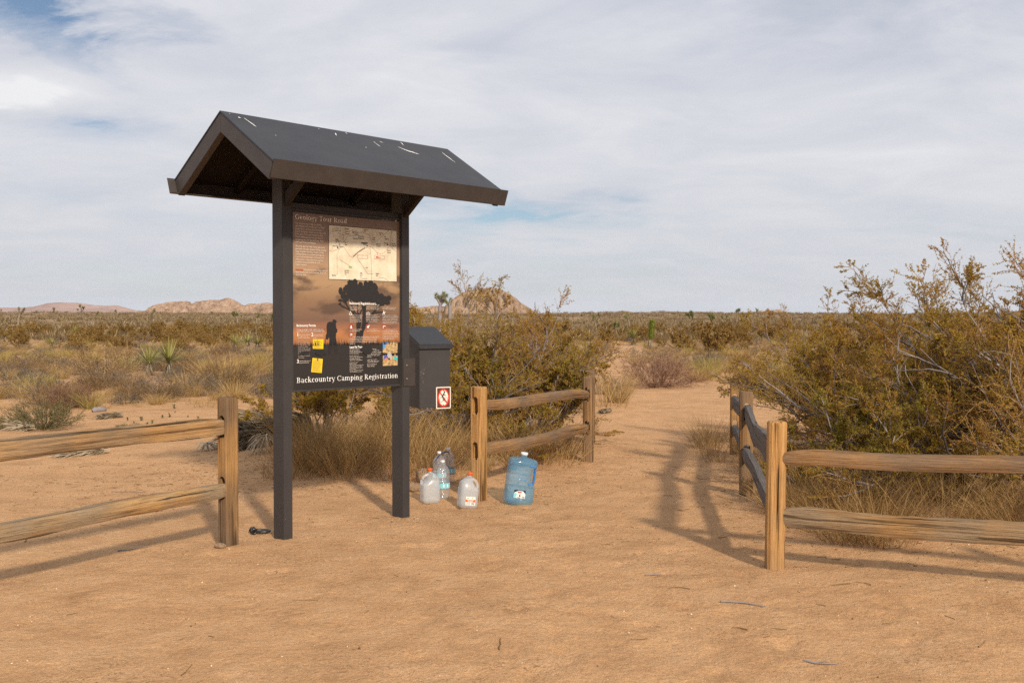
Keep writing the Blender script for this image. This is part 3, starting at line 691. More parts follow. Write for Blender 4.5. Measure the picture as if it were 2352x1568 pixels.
# ------------------------------------------------------------------ Joshua trees
# young Joshua tree: a green club of leaves
def club(h, r0, n, seed, wl=.16, w=.012):
    r_ = np.random.default_rng(seed); az = r_.uniform(0, 6.28, n); e = np.radians(r_.uniform(20, 75, n)); zq = r_.uniform(.12, 1, n) * h; s = np.linspace(0, 1, 3)
    D = np.stack([np.cos(az) * np.cos(e), np.sin(az) * np.cos(e), np.sin(e)], 1)
    B = np.stack([np.cos(az) * r0, np.sin(az) * r0, zq], 1); P = B[:, None] + D[:, None] * (wl * s)[None, :, None]
    return ribbons(P, w * np.linspace(1, .15, 3)[None, :] * np.ones((n, 1)), np.stack([-np.sin(az), np.cos(az), 0 * az], 1))
def jyoung(u, v, h, s, label):
    x, y = onground(u, v); e = empty('young_joshua_tree', (x, y, gz(x, y))); tag(e, label, 'joshua tree')
    V, Q_ = club(h, .07 * s, 900, 3, .17 * s, .012 * s); V[:, 2] += .28 * s; V[:, 0] += .08 * V[:, 2]; link('crown', mesh_np('crown', V, Q_), M['joshua_young'], e)
    link('trunk', mesh_np('trunk', *trunk_geo(.45 * s, .06 * s, 2)), M['yucca_dark'], e)
    link('dead_leaves', mesh_np('skirt', *sword(60, .22 * s, .012, -80, -10, 5, .15 * s, .4 * s)), M['yucca_dead'], e)
jyoung(1493, 800, 1.15, 1.25, 'young unbranched Joshua tree, a bright green column beside the trail')
jyoung(727, 748, .9, 1.2, 'young green Joshua column seen far behind the kiosk')
jyoung(389 + 336, 745, .5, 1., 'short green Joshua column beyond the field') if False else None
def joshua(x, y, H, seed, label, nb=5, group=None, lm='joshua', ts=1.0, wl=.22):
    r_ = random.Random(seed); rr = np.random.default_rng(seed); e = empty('joshua_tree', (x, y, gz(x, y))); tag(e, label, 'joshua tree', group)
    lines = []; tips = []
    def go(p, d, L, rad, lv):
        K = 6; pts = [p.copy()]
        for k in range(K - 1):
            d = (d + Vector((r_.gauss(0, .14), r_.gauss(0, .14), .10))).normalized(); p = p + d * L / (K - 1); pts.append(p.copy())
        lines.append((pts, rad, rad * .75))
        if lv == 0: tips.append((p, d)); return
        for i in range(2 if r_.random() < .8 else 3):
            az = r_.uniform(0, 6.28); nd = (d * .75 + Vector((math.cos(az), math.sin(az), .25)) * .8).normalized()
            go(p, nd, L * r_.uniform(.45, .75), rad * .7, lv - 1)
    go(Vector((0, 0, -.05)), Vector((r_.gauss(0, .1), r_.gauss(0, .1), 1)), H * .48, H * .045, nb)
    P = np.array([[list(q) for q in l[0]] for l in lines]); R_ = np.array([np.linspace(l[1], l[2], 6) for l in lines])
    link('trunk', mesh_np('trunk', *tubes(P, R_, 6), smooth=True), M['yucca_dark'], e)
    parts = []
    for p, d in tips:
        n = 120; D = unit(rr.normal(0, 1, (n, 3)) + np.array(d) * .9); s = np.linspace(0, 1, 3); L = wl * ts
        B = np.array(p)[None] - np.array(d)[None] * rr.uniform(0, .28 * ts, (n, 1)); Pq = B[:, None] + D[:, None] * (L * s)[None, :, None]
        parts.append(ribbons(Pq, .016 * ts * np.linspace(1, .15, 3)[None, :] * np.ones((n, 1)), rr.normal(0, 1, (n, 3))))
    link('crown', mesh_np('crown', *join_np(parts)), M[lm], e); return e
def joshua_at(Y, limbs, label, rad=.07, wl=.15):
    """a Joshua tree whose limbs are given as they stand, at distance Y"""
    c2 = lambda x, y, dy=0: at((1500 + x / 2.94) * .6125, (1040 + y / 2.94) * .6125, Y + dy)
    b0 = c2(*limbs[0][0]); gx, gy = b0.x, Y; zb = gz(gx, gy); e = empty('joshua_tree', (gx, gy, zb)); tag(e, label, 'joshua tree'); O = Vector((gx, gy, zb)); rr = np.random.default_rng(3); tb = []; lf = []
    for k, l in enumerate(limbs):
        pts = [c2(x, y, dy) - O for x, y, dy in [(q + (0,))[:3] for q in l]]
        if k == 0: pts[0].z = -.05
        pts = smoothline(pts, 16); n_ = len(pts); r0 = rad * (1.4 if k == 0 else .8); tb.append(tubes(np.array([pts]), np.linspace(r0, r0 * .7, n_)[None], 7))
        if k:
            p = np.array(pts[-1]); d = unit(np.array(pts[-1]) - np.array(pts[-2])); n = 170; D = unit(rr.normal(0, 1, (n, 3)) + d * .8); sq = np.linspace(0, 1, 3)
            B = p[None] - d[None] * rr.uniform(0, wl * 1.3, (n, 1)); lf.append(ribbons(B[:, None] + D[:, None] * (wl * sq)[None, :, None], .010 * np.linspace(1, .15, 3)[None, :] * np.ones((n, 1)), rr.normal(0, 1, (n, 3))))
    link('trunk', mesh_np('trunk', *join_np(tb), smooth=True), M['bark'], e); link('crown', mesh_np('crown', *join_np(lf)), M['joshua'], e)
joshua_at(42, [[(440, 430), (441, 380), (444, 330), (446, 300)], [(446, 300), (425, 262), (405, 225), (398, 190)], [(446, 300), (438, 265), (436, 240), (430, 216)], [(447, 300), (462, 268), (470, 235), (462, 208)], [(468, 262, .2), (476, 225, .2), (482, 200, .2), (480, 172, .2)], [(470, 240, -.2), (490, 215, -.2), (500, 206, -.2), (514, 199, -.2)], [(447, 300), (470, 275), (495, 262), (510, 268)]], 'branching Joshua tree with green tufts rising behind the bush beside the kiosk')
joshua_at(60, [[(550, 420), (552, 370), (548, 320), (545, 300)], [(545, 300), (550, 280), (556, 260), (558, 240)], [(546, 305), (536, 296), (528, 290), (522, 286)]], 'smaller Joshua tree just beside the branching one', .09, .2)
for i, (u, y, H, sd) in enumerate(((42, 150, 3.4, 3), (184, 190, 3.2, 4), (350, 170, 3.6, 5), (547, 125, 2.6, 6), (590, 140, 2.8, 7), (800, 130, 3, 8), (1385, 210, 3, 19), (1590, 120, 2.4, 10), (1667, 130, 2.6, 12), (1640, 105, 2.2, 13), (1446, 120, 2.9, 14), (1265, 100, 2.2, 18), (1370, 150, 2.6, 16), (1740, 260, 3, 17), (268, 240, 3, 20), (620, 110, 2.6, 21), (1400, 90, 2.0, 22), (1690, 150, 3.0, 23), (215, 210, 2.5, 24), (120, 260, 3.2, 27))):
    pj = at(u, 740, y); joshua(pj.x, y, H, sd, 'distant small Joshua tree dotting the plain', 1 + i % 2, 'distant Joshua trees on the plain', ts=1.4)
r9 = random.Random(9)
for i in range(11):
    y = r9.uniform(240, 440); x = r9.uniform(-.52, .52) * y
    joshua(x, y, r9.uniform(1.6, 3.2), 100 + i, 'tiny Joshua tree silhouette near the skyline', 1, 'Joshua trees near the skyline', ts=1.7)
# cholla: pale knobbly cactus
def cholla(u, v, s):
    x, y = onground(u, v); e = empty('cholla_cactus', (x, y, gz(x, y))); tag(e, 'pale yellow knobbly cactus beside the yucca cluster', 'cactus')
    rr = np.random.default_rng(4); P, W, S, B = blades(9, .05, .28 * s, .9, .1, .01, 4, 4); R_ = np.full(P.shape[:2], .02 * s)
    P2 = children(P, 3, .4, 1, .5, .9, 3, .1, .3, rr); link('stems', mesh_np('stems', *join_np([tubes(P, R_, 6), tubes(P2, np.full(P2.shape[:2], .026 * s), 6)]), smooth=True), M['straw'], e)
cholla(591 + 380, 820, 1.0) if False else cholla(603, 815, 1.3)

# fallen dead yuccas
def fallen(name, a, b_, R_, n, label, cat, mk='yucca_dark', seed=3, L=.34, flare=.5):
    """a shaggy trunk lying on the ground from a to b"""
    rr = np.random.default_rng(seed); A = Vector((a[0], a[1], gz(*a) + R_ * .6)); B_ = Vector((b_[0], b_[1], gz(*b_) + R_ * .6)); ax = np.array(B_ - A); ln_ = np.linalg.norm(ax); ax = ax / ln_
    e = empty(name, A); tag(e, label, cat)
    K = 8; P = np.array([[list((B_ - A) * k / (K - 1)) for k in range(K)]]); link('trunk', mesh_np('trunk', *tubes(P, np.full((1, K), R_ * .62), 8), smooth=True), M[mk], e)
    s0 = rr.uniform(-.05, 1, n) * ln_; rad = unit(rr.normal(0, 1, (n, 3)) - 0); rad = unit(rad - (rad @ ax)[:, None] * ax[None]); rad[:, 2] = np.abs(rad[:, 2]) * rr.choice([1, 1, 1, -.5], n)
    Bp = s0[:, None] * ax[None] + rad * R_ * .6; D = unit(-ax[None] * 1.0 + rad * flare * rr.uniform(.2, 1, (n, 1)) + rr.normal(0, .18, (n, 3))); s = np.linspace(0, 1, 4)
    P = Bp[:, None] + D[:, None] * (L * rr.uniform(.6, 1.1, (n, 1)) * s[None])[..., None]; P[..., 2] -= (.16 * L * s ** 2)[None]
    P[..., 2] = np.maximum(P[..., 2], -R_ * .55)
    link('dead_leaves', mesh_np('thatch', *ribbons(P, .008 * np.array([.9, 1, .7, .1])[None] * np.ones((n, 1)), rr.normal(0, 1, (n, 3)))), M['yucca_dead' if mk == 'yucca_dead' else mk], e)
x0, y0 = onground(560, 1030); x1, y1 = onground(700, 1010)
fallen('fallen_yucca', (x0, y0), (x1, y1 + .1), .19, 1500, 'shaggy fallen yucca trunk lying between the tall fence post and the kiosk', 'dead yucca', 'yucca_dark', 3, .36, .42)
x0, y0 = onground(552, 1015); fallen('fallen_yucca', (x0 + .1, y0 + .3), (x0 + .75, y0 + .55), .22, 1300, 'second shaggy dead yucca heaped on the fallen one behind the tall fence post', 'dead yucca', 'yucca_dark', 5, .36, .45)
x0, y0 = onground(608, 1040); thing_copy('dead_yucca_head', TPL.setdefault('dh', [mesh_np('dead_head', *sword(70, .30, .010, -35, 40, 8, .18, .26, bend=.8, droop=1.0))])[0], x0, y0 + .05, .75, 'pale dead rosette hanging in front of the fallen yucca', 'dead yucca')
TPL['dh'][0].materials.append(M['yucca_dead'])
x0, y0 = onground(474, 1034); thing_copy('dead_yucca_head', TPL['dh'][0], x0, y0, .6, 'dead yucca rosette on the sand just behind the tall fence post', 'dead yucca', sz=.7)
x0, y0 = onground(236, 962); x1, y1 = onground(282, 958); fallen('yucca_log', (x0, y0), (x1, y1), .055, 260, 'dark shaggy yucca log lying on the bare sand above the upper rail', 'log', 'yucca_dark', 6, .14, .25)
x0, y0 = onground(160, 1048); x1, y1 = onground(250, 1040); fallen('yucca_log', (x0, y0), (x1, y1), .05, 260, 'bleached dead yucca piece partly hidden by the upper rail', 'log', 'yucca_dead', 7, .22, .35)
x0, y0 = onground(40, 988); x1, y1 = onground(82, 988); fallen('yucca_log', (x0, y0), (x1, y1), .06, 260, 'bleached shaggy yucca remains in front of the green-grey dome bush', 'log', 'yucca_dead', 8, .25, .5)
def log(u0, v0, u1, v1, rad, label, m='bark', nm='log'):
    x0, y0 = onground(u0, v0); x1, y1 = onground(u1, v1); K = 8; rr = np.random.default_rng(int(u0)); A = Vector((x0, y0, gz(x0, y0) + rad * .7))
    P = np.array([[((x1 - x0) * k / 7, (y1 - y0) * k / 7 + rr.normal(0, rad * .2), (gz(x1, y1) - gz(x0, y0)) * k / 7 + rr.normal(0, rad * .15)) for k in range(K)]])
    R_ = np.array([[.3] + [1] * 6 + [.3]]) * rad * rr.uniform(.8, 1.15, (1, K)); o = link(nm, mesh_np(nm, *tubes(P, R_, 8), smooth=True), M[m], None, A); return tag(o, label, 'log')
log(212, 947, 243, 944, .05, 'short pale bleached log on the bare sand')
x0, y0 = onground(1380, 950); x1, y1 = onground(1402, 946); fallen('yucca_log', (x0, y0), (x1, y1), .05, 120, 'small grey wood lump at the foot of the trail-side grass', 'log', 'yucca_dark', 12, .12, .3)

# seedlings
sg = [mesh_np('seedling', *sword(16, .07, .010, 10, 80, s, 0, .09, K=4, r0=.01)) for s in (71, 72)]
for me in sg: me.materials.append(M['green'])
for (u, v) in ((373, 960), (402, 948), (400, 938), (390, 958), (432, 958), (350, 972), (293, 966), (308, 972), (325, 966), (405, 975), (360, 985), (455, 962), (268, 990), (300, 1012), (338, 980), (420, 985), (560, 962), (575, 958)):
    x, y = onground(u, v); thing_copy('seedling', r.choice(sg), x, y, r.uniform(.35, .75), 'tiny dark green seedling sprouting from the bare sand', 'plant', 'green seedlings on the bare sand')
# weeds with leaves near the fence (green-yellow sprig)
x, y = onground(295, 990); thing_copy('weed', TPL['sage'][0], x, y, .5, 'small yellow-green sprawling weed behind the upper rail', 'plant', sz=.6)

# ------------------------------------------------------------------ sticks, pebbles, rocks
def twig(u, v, L, ang, label, thick=.005, group=None, fork=False):
    x, y = onground(u, v); K = 7; rr = np.random.default_rng(int(u * 3 + v)); d = np.array([math.cos(ang), math.sin(ang), 0]); P = np.zeros((1, K, 3)); a = ang
    for k in range(1, K):
        a += rr.normal(0, .22); P[0, k] = P[0, k - 1] + np.array([math.cos(a), math.sin(a), 0]) * L / (K - 1)
    P[0] -= P[0, K // 2].copy()
    P[0, :, 2] = [gz(x + p[0], y + p[1]) - gz(x, y) + .002 + .25 * thick for p in P[0]]
    parts = [tubes(P, np.array([np.linspace(thick, thick * .45, K)]), 5)]
    if fork:
        P2 = children(P, 2, .3, .8, .4, .7, 4, .2, 0, rr); P2[..., 2] = np.abs(P2[..., 2]) + .002; parts.append(tubes(P2, np.full(P2.shape[:2], thick * .5), 4))
    o = link('twig', mesh_np('twig', *join_np(parts)), M['bark'] if group is None else M['browntwig'], None, (x, y, gz(x, y) + thick * .4)); return tag(o, label, 'twig', group)
twig(1708, 1387, .24, .02, 'longest grey stick lying on the open sand in front of the corner post', .007)
twig(1885, 1526, .14, -.5, 'forked grey stick near the bottom edge of the picture', .006, fork=True)
twig(307, 1262, .20, .35, 'crooked grey twig on the sand below the lower rail', .005, fork=True)
twig(1508, 1322, .14, .4, 'short curved twig on the open sand between the jugs and the corner post', .004)
twig(295, 1130, .30, -.1, 'thin dark twig between the two rails', .004)
rt = random.Random(3)
for (u, v) in ((70, 1075), (40, 1160), (170, 1090), (345, 1102), (190, 1072), (440, 1155), (1985, 1340), (1885, 1390), (1470, 1470), (860, 1190), (1560, 1350), (60, 1240), (2210, 1390), (1790, 1445), (2050, 1430), (2270, 1330), (1930, 1345), (120, 1200), (1300, 1240), (1250, 1140), (1400, 1250), (180, 1370), (700, 1380), (430, 1540), (1700, 1445), (2100, 1300), (2260, 1480), (1150, 1480), (1660, 1235), (1690, 1215), (1610, 1320), (1960, 1300)):
    twig(u, v, rt.uniform(.05, .16), rt.uniform(0, 3.1), 'short thin twig scattered on the bare sand', rt.uniform(.0018, .0035), 'small twigs scattered on the sand')
def rock_mesh(seed, sub=3, sq=.7):
    bm = bmesh.new(); bmesh.ops.create_icosphere(bm, subdivisions=sub, radius=1)
    rr = np.random.default_rng(seed); pl = [(unit(rr.normal(0, 1, 3)), rr.uniform(.55, .9)) for _ in range(9)]
    for v in bm.verts:
        p = np.array(v.co); 
        for n_, d_ in pl:
            q = p @ n_
            if q > d_: p = p - n_ * (q - d_) * .85
        p = p * (1 + .08 * float(fbm(p[0] * 2 + seed, p[1] * 2 + p[2] * 1.7, seed, 3))); p[2] *= sq; v.co = p
    return bm_mesh('rock', bm, True)
m, tt, b = newmat('tan_granite', .85, .2); oc = coord(tt); c = ramp(tt, noise(tt, oc, 3, 6, .7), ((.3, (.30, .18, .11)), (.55, (.50, .34, .21)), (.75, (.62, .46, .31)))); tt.links.new(mixc(tt, .6, c, ramp(tt, noise(tt, oc, 22, 4, .7), ((.3, .6), (.7, 1.25))), 'MULTIPLY'), b.inputs['Base Color']); bump(tt, b, noise(tt, oc, 7, 6, .7), .7, .12); M['rock'] = m
def rock(u, v, s, label, seed, rz=0, dz=0, sz=.7):
    x, y = onground(u, v); o = link('rock', rock_mesh(seed, 3, sz), M['rock'], None, (x, y + s * .6, gz(x, y) + s * (sz * .55) + dz), (0, 0, rz)); o.scale = (s * 1.25, s, s); return tag(o, label, 'rock')
rock(953, 1129, .075, 'pale tan rock lying against the second kiosk post', 3, .3)
rock(970, 1112, .085, 'taller reddish rock behind the half-full milk jug', 5, 1.2, 0, 1.1)
rock(503, 1260, .034, 'smooth rounded stone at the foot of the tall fence post', 8, .2)
rock(1262, 955, .06, 'small pale rock under the bush beside the trail', 9, 1)
rock(453, 935, .09, 'pale stone at the foot of the yucca pair', 12, 1) if False else rock(1138, 1070, .05, 'small pale rock behind the slotted fence post', 12, 1)
Lp = Vector(onground(525, 1251)); Mp = Vector(onground(1100, 1148)); Np = Vector(onground(1351, 1060)); Ap = Vector(onground(1779, 1305)); Bp = Vector(onground(1713, 1136))
rp = np.random.default_rng(17); ico = bmesh.new(); bmesh.ops.create_icosphere(ico, subdivisions=1, radius=1); ico.verts.ensure_lookup_table()
IV = np.array([v.co[:] for v in ico.verts]); IF = np.array([[v.index for v in f.verts] for f in ico.faces]); ico.free()
bases = [(-1.57, 6.92), (-.82, 7.68), (Lp.x, Lp.y), (Mp.x, Mp.y), (Ap.x, Ap.y), (Bp.x, Bp.y), (Np.x, Np.y)]
n = 5200; yy = 3.2 + 10 * rp.uniform(0, 1, n) ** 1.6; xx = rp.uniform(-.62, .62, n) * (yy + .6); ii = np.arange(0, n, 9); bi = rp.integers(0, len(bases), len(ii)); xx[ii] = np.array(bases)[bi, 0] + rp.normal(0, .11, len(ii)); yy[ii] = np.array(bases)[bi, 1] + rp.normal(0, .11, len(ii)); zz_ = g(xx, yy); ss = .0016 + .0042 * rp.uniform(0, 1, n) ** 5
ss = np.where(rp.uniform(0, 1, n) < .006, ss * 2.2, ss)
V = IV[None] * ss[:, None, None] * rp.uniform(.6, 1.3, (n, 1, 3)) + np.stack([xx, yy, zz_ + ss * .2], -1)[:, None]
Qp = (IF[None] + (np.arange(n) * len(IV))[:, None, None]).reshape(-1, 3)
m = leafy('grit', ((0, (.10, .06, .04)), (.3, (.30, .18, .10)), (.75, (.52, .35, .21)), (1, (.72, .58, .42))), vary=0)
tag(link('gravel', mesh_np('gravel', V, Qp), m), kind='stuff')
# broken stems and dry crumbs on the sand
n = 3600; k1 = rp.integers(0, 5, n)
cxs = np.array([-1.6, 3.9, 2.3, -2.9, 1.0])[k1]; cys = np.array([9.9, 6.9, 9.0, 9.6, 9.5])[k1]; sx = np.array([1.5, 1.6, .7, 1.4, 3.0])[k1]; sy = np.array([.8, .6, 1.8, 1.1, 3.0])[k1]
xx = cxs + rp.normal(0, 1, n) * sx * .7; yy = cys + rp.normal(0, 1, n) * sy * .7; a = rp.uniform(0, 3.14, n); L = .012 + .055 * rp.uniform(0, 1, n) ** 2.5
s = np.array([-.5, 0, .5]); P = np.zeros((n, 3, 3)); P[..., 0] = xx[:, None] + np.cos(a)[:, None] * L[:, None] * s; P[..., 1] = yy[:, None] + np.sin(a)[:, None] * L[:, None] * s; P[..., 2] = g(P[..., 0], P[..., 1]) + .003
ok = (P[..., 1].min(1) > 4.5)
tag(link('litter', mesh_np('litter', *tubes(P[ok], np.broadcast_to((.0009 + .0012 * rp.uniform(0, 1, n))[ok][:, None], (ok.sum(), 3)).copy(), 3)), M['browntwig']), kind='stuff')

# ------------------------------------------------------------------ split rail fences
def wood_mat(name, axis, light, mid_, dark, grey, gamt, seed=0):
    m, tt, b = newmat(name, .8, .15); sca = {'X': (.8, 34, 34), 'Z': (34, 34, .8)}[axis]
    base_ = coord(tt, 'Object', (1, 1, 1), (seed, seed * .7, seed * 1.3)); oc = coord(tt, 'Object', sca, (seed, seed, seed))
    lowd = noise(tt, base_, 2.2, 3, .5)
    gr = noise(tt, oc, 1.0, 5, .6, .6); gr2 = noise(tt, oc, 5.0, 3, .6, .3)
    c = ramp(tt, gr, ((.28, dark), (.42, mid_), (.58, light), (.8, tuple(min(1, q * 1.18) for q in light))))
    c = mixc(tt, .55, c, ramp(tt, gr2, ((.30, .34), (.46, .95), (.75, 1.25))), 'MULTIPLY')
    crk = noise(tt, coord(tt, 'Object', tuple(q * (1.6 if q > 5 else .7) for q in sca), (seed + 9, 3, 6)), 1.0, 2, .5, .4)
    c = mixc(tt, ramp(tt, crk, ((.27, 1.0), (.325, 0.0))), c, (.03, .018, .010))
    gm_ = ramp(tt, mth(tt, 'ADD', mth(tt, 'MULTIPLY', lowd, .8), mth(tt, 'MULTIPLY', gr, .3)), ((.50 - gamt * .3, 0.0), (.66 - gamt * .2, 1.0)))
    c = mixc(tt, mth(tt, 'MULTIPLY', gm_, min(1, .5 + gamt)), c, mixc(tt, .7, grey, ramp(tt, gr2, ((.25, .45), (.7, 1.25))), 'MULTIPLY'))
    st = ramp(tt, noise(tt, coord(tt, 'Object', tuple(q * .55 for q in sca), (seed + 4, 2, 1)), 1.0, 4, .55, 1.0), ((.57, 0.0), (.64, 1.0)))
    c = mixc(tt, mth(tt, 'MULTIPLY', st, .8), c, tuple(q * .42 for q in dark))
    tt.links.new(c, b.inputs['Base Color']); bump(tt, b, mth(tt, 'ADD', mth(tt, 'ADD', gr, mth(tt, 'MULTIPLY', gr2, .8)), mth(tt, 'MULTIPLY', ramp(tt, crk, ((.26, 0.0), (.34, 1.0))), 1.2)), 1.0, .010); return m
GOLD = ((.54, .315, .125), (.43, .23, .082), (.16, .075, .028), (.22, .17, .12))
BRN = ((.38, .215, .092), (.25, .135, .055), (.075, .038, .018), (.19, .14, .10))
GRY = ((.19, .155, .13), (.135, .11, .095), (.06, .048, .04), (.145, .13, .12))
WP1 = wood_mat('cedar_post_gold', 'Z', *GOLD, .05, 1.0); WP2 = wood_mat('cedar_post_weathered', 'Z', (.46, .26, .10), (.27, .145, .055), (.07, .036, .016), (.15, .105, .07), .38, 5.0); WP3 = wood_mat('cedar_post_brown', 'Z', *BRN, .1, 9.0)
WR1 = wood_mat('cedar_rail_gold', 'X', *GOLD, .15, 2.0); WR2 = wood_mat('cedar_rail_brown', 'X', *BRN, .25, 3.0); WR3 = wood_mat('cedar_rail_grey', 'X', *GRY, .5, 7.0); WR4 = wood_mat('cedar_rail_mixed', 'X', (.46, .28, .12), (.33, .185, .075), (.13, .07, .03), (.26, .21, .15), .25, 8.0)

def post(parent, x, y, h, wd, dp, rz, slots, m, seed, tilt=(0, 0), cut2=None, ch=.014):
    """a sawn post with chamfered corners, uneven faces and real mortises along its local Y"""
    rr = np.random.default_rng(seed); bm = bmesh.new(); K = 22; a, b_ = wd / 2, dp / 2
    sec = [(-a + ch, -b_), (-a * .2, -b_), (a * .4, -b_), (a - ch, -b_), (a, -b_ + ch), (a, 0), (a, b_ - ch), (a - ch, b_), (0, b_), (-a + ch, b_), (-a, b_ - ch), (-a, 0), (-a, -b_ + ch)]
    n = len(sec); rings = []
    zs = list(np.linspace(-.12, h - .02, K)) + [h - .006, h]
    for k, z in enumerate(zs):
        sh = 1.0 if k < K else (.97 if k == K else .86); ring = []
        for j, (px, py) in enumerate(sec):
            q = 1 + .05 * (float(vnoise(j * 1.7 + seed, z * 3.5, seed)) - .5) + .02 * (float(vnoise(j * 3.1, z * 14, seed + 3)) - .5)
            ring.append(bm.verts.new((px * q * sh, py * q * sh, z + (.006 * (float(vnoise(j * .9, 2, seed)) - .5) if k >= K else 0))))
        rings.append(ring)
    for k in range(len(rings) - 1):
        for j in range(n): bm.faces.new((rings[k][j], rings[k][(j + 1) % n], rings[k + 1][(j + 1) % n], rings[k + 1][j]))
    bm.faces.new(rings[-1]); bm.faces.new(rings[0][::-1])
    me = bm_mesh('post', bm); z0 = gz(x, y)
    o = link('post', me, m, parent, (x - parent.location.x, y - parent.location.y, z0 - parent.location.z), (tilt[0], tilt[1], rz))
    cutters = []
    def cutter(zc, hh, ww, ax):
        pts = [(ww / 2 * math.cos(q), hh / 2 - ww / 2 + ww / 2 * math.sin(q)) for q in np.linspace(0, math.pi, 9)] + [(ww / 2 * math.cos(q), -hh / 2 + ww / 2 + ww / 2 * math.sin(q)) for q in np.linspace(math.pi, 2 * math.pi, 9)]
        pts = [(p[0] + .002 * math.sin(i * 2.3), p[1] + zc) for i, p in enumerate(pts)]
        L0, L1 = (-.3, .3) if ax == 'Y' else (.0, .3)
        c = link('cutter', bm_mesh('cutter', prism_bm(pts, 'Y' if ax in ('Y', 'Y1') else 'X', L0, L1)), None); c.matrix_world = Matrix.Translation((0, 0, 0)); return c
    for zc in slots: cutters.append(cutter(zc, .155, .058, 'Y1' if cut2 else 'Y'))
    for zc in (cut2 or []): cutters.append(cutter(zc, .13, .056, 'X1'))
    tmp = bpy.data.objects.new('tmp', me); COL.objects.link(tmp)
    for c in cutters:
        md = tmp.modifiers.new('b', 'BOOLEAN'); md.object = c; md.operation = 'DIFFERENCE'; md.solver = 'EXACT'
    dg = bpy.context.evaluated_depsgraph_get(); dg.update(); new = bpy.data.meshes.new_from_object(tmp.evaluated_get(dg)); new.name = 'post'
    if len(new.vertices) > 50:
        o.data = new
        if not new.materials: new.materials.append(m)
        for p in new.polygons: p.material_index = 0
    bpy.data.objects.remove(tmp)
    for c in cutters: bpy.data.objects.remove(c)
    return o
def rail(parent, A, B, hh, th, m, seed, sag=.0, bow=.0, notch=None, tilt=0.0):
    """a hand-split rail from A to B: uneven faceted section, tapered tenons"""
    A = Vector(A); B = Vector(B); D = B - A; L = D.length; K = 42; ns = 10; V = []; rr = np.random.default_rng(seed)
    for k in range(K):
        s = k / (K - 1); x = s * L; e = min(x, L - x); tp = .74 + .26 * min(1, e / .16) ** .6
        cz = -sag * 4 * s * (1 - s) + .020 * (float(vnoise(s * 3.2 + seed, 0, seed)) - .5) * min(1, e / .3) * 2; cy = bow * 4 * s * (1 - s) + .02 * (float(vnoise(s * 2.3 + seed, 5, seed)) - .5)
        for j in range(ns):
            an = 2 * math.pi * (j + .5) / ns; ca, sa = math.cos(an), math.sin(an); q = 1.0 / max(abs(ca), abs(sa)) ** .9
            q *= 1 + .17 * (float(vnoise(s * 5 + j * 7.3, j * 2.1, seed)) - .5) + .10 * (float(vnoise(s * 26 + j * 3.1, j, seed + 5)) - .5)
            V.append((x, cy + ca * q * th / 2 * (tp + .1), cz + sa * q * hh / 2 * tp))
    V = np.array(V); idx = np.arange(K * ns).reshape(K, ns); nx = np.roll(idx, -1, 1); Qr = np.stack([idx[:-1], nx[:-1], nx[1:], idx[1:]], -1).reshape(-1, 4)
    me = bpy.data.meshes.new('rail'); faces = [tuple(int(i) for i in q[::-1]) for q in Qr] + [tuple(int(i) for i in idx[0]), tuple(int(i) for i in idx[-1][::-1])]
    me.from_pydata([tuple(v) for v in V], [], faces); me.update()
    for p in me.polygons: p.use_smooth = True
    try: me.set_sharp_from_angle(angle=math.radians(38))
    except Exception: pass
    o = link('rail', me, m, parent, A - parent.location); o.rotation_euler = (D.to_track_quat('X', 'Z')).to_euler(); return o

# --- fence that leaves the picture beside the kiosk
Lp = Vector(onground(525, 1251)); Le = Vector((-3.26, 4.61)); ang = math.atan2(Le.y - Lp.y, Le.x - Lp.x) - math.pi / 2
fz = gz(*Lp)
f1 = tag(empty('log_fence', (Lp.x, Lp.y, fz)), 'golden two-rail log fence ending in a tall post beside the kiosk', 'fence')
post(f1, Lp.x, Lp.y, .985, .106, .106, ang, (.79, .385), WP2, 1)
post(f1, Le.x, Le.y, .98, .10, .10, ang, (.80, .39), WP2, 2)
def og(u, v): return Vector(onground(u, v))
def R2(f, p, q, zp, zq, *a, ov=.02, **k):
    d = (Vector(q) - Vector(p)).normalized() * ov
    return rail(f, (p[0] + d.x, p[1] + d.y, gz(*p) + zp), (q[0] - d.x, q[1] - d.y, gz(*q) + zq), *a, **k)
R2(f1, Lp, Le, .79, .80, .118, .062, WR1, 11, sag=-.02)
R2(f1, Lp, Le, .375, .395, .10, .085, WR4, 12, sag=.02)

# --- fence along the near side of the trail
Mp = og(1100, 1148); Np = og(1351, 1060); Op = Np + Vector((.135, 1.4))
a1 = math.atan2(Np.y - Mp.y, Np.x - Mp.x) - math.pi / 2; a2 = math.atan2(Op.y - Np.y, Op.x - Np.x) - math.pi / 2
f2 = tag(empty('log_fence', (Mp.x, Mp.y, gz(*Mp))), 'log fence beginning at the post with two empty slots behind the water jugs', 'fence')
post(f2, Mp.x, Mp.y, .96, .112, .112, a1 - .12, (.80, .42), WP1, 3)
post(f2, Np.x, Np.y, .90, .10, .10, a2 - .25, (.715, .36), WP3, 4)
post(f2, Op.x, Op.y, .90, .10, .10, a2 - .1, (.75, .37), WP3, 5)
R2(f2, Mp, Np, .80, .715, .095, .07, WR2, 13, ov=.045, sag=-.01)
R2(f2, Mp, Np, .415, .36, .10, .07, WR2, 17, ov=.045, sag=.015)
R2(f2, Np, Op, .715, .73, .09, .07, WR2, 15, ov=.02); R2(f2, Np, Op, .37, .37, .09, .07, WR2, 16, ov=.02)

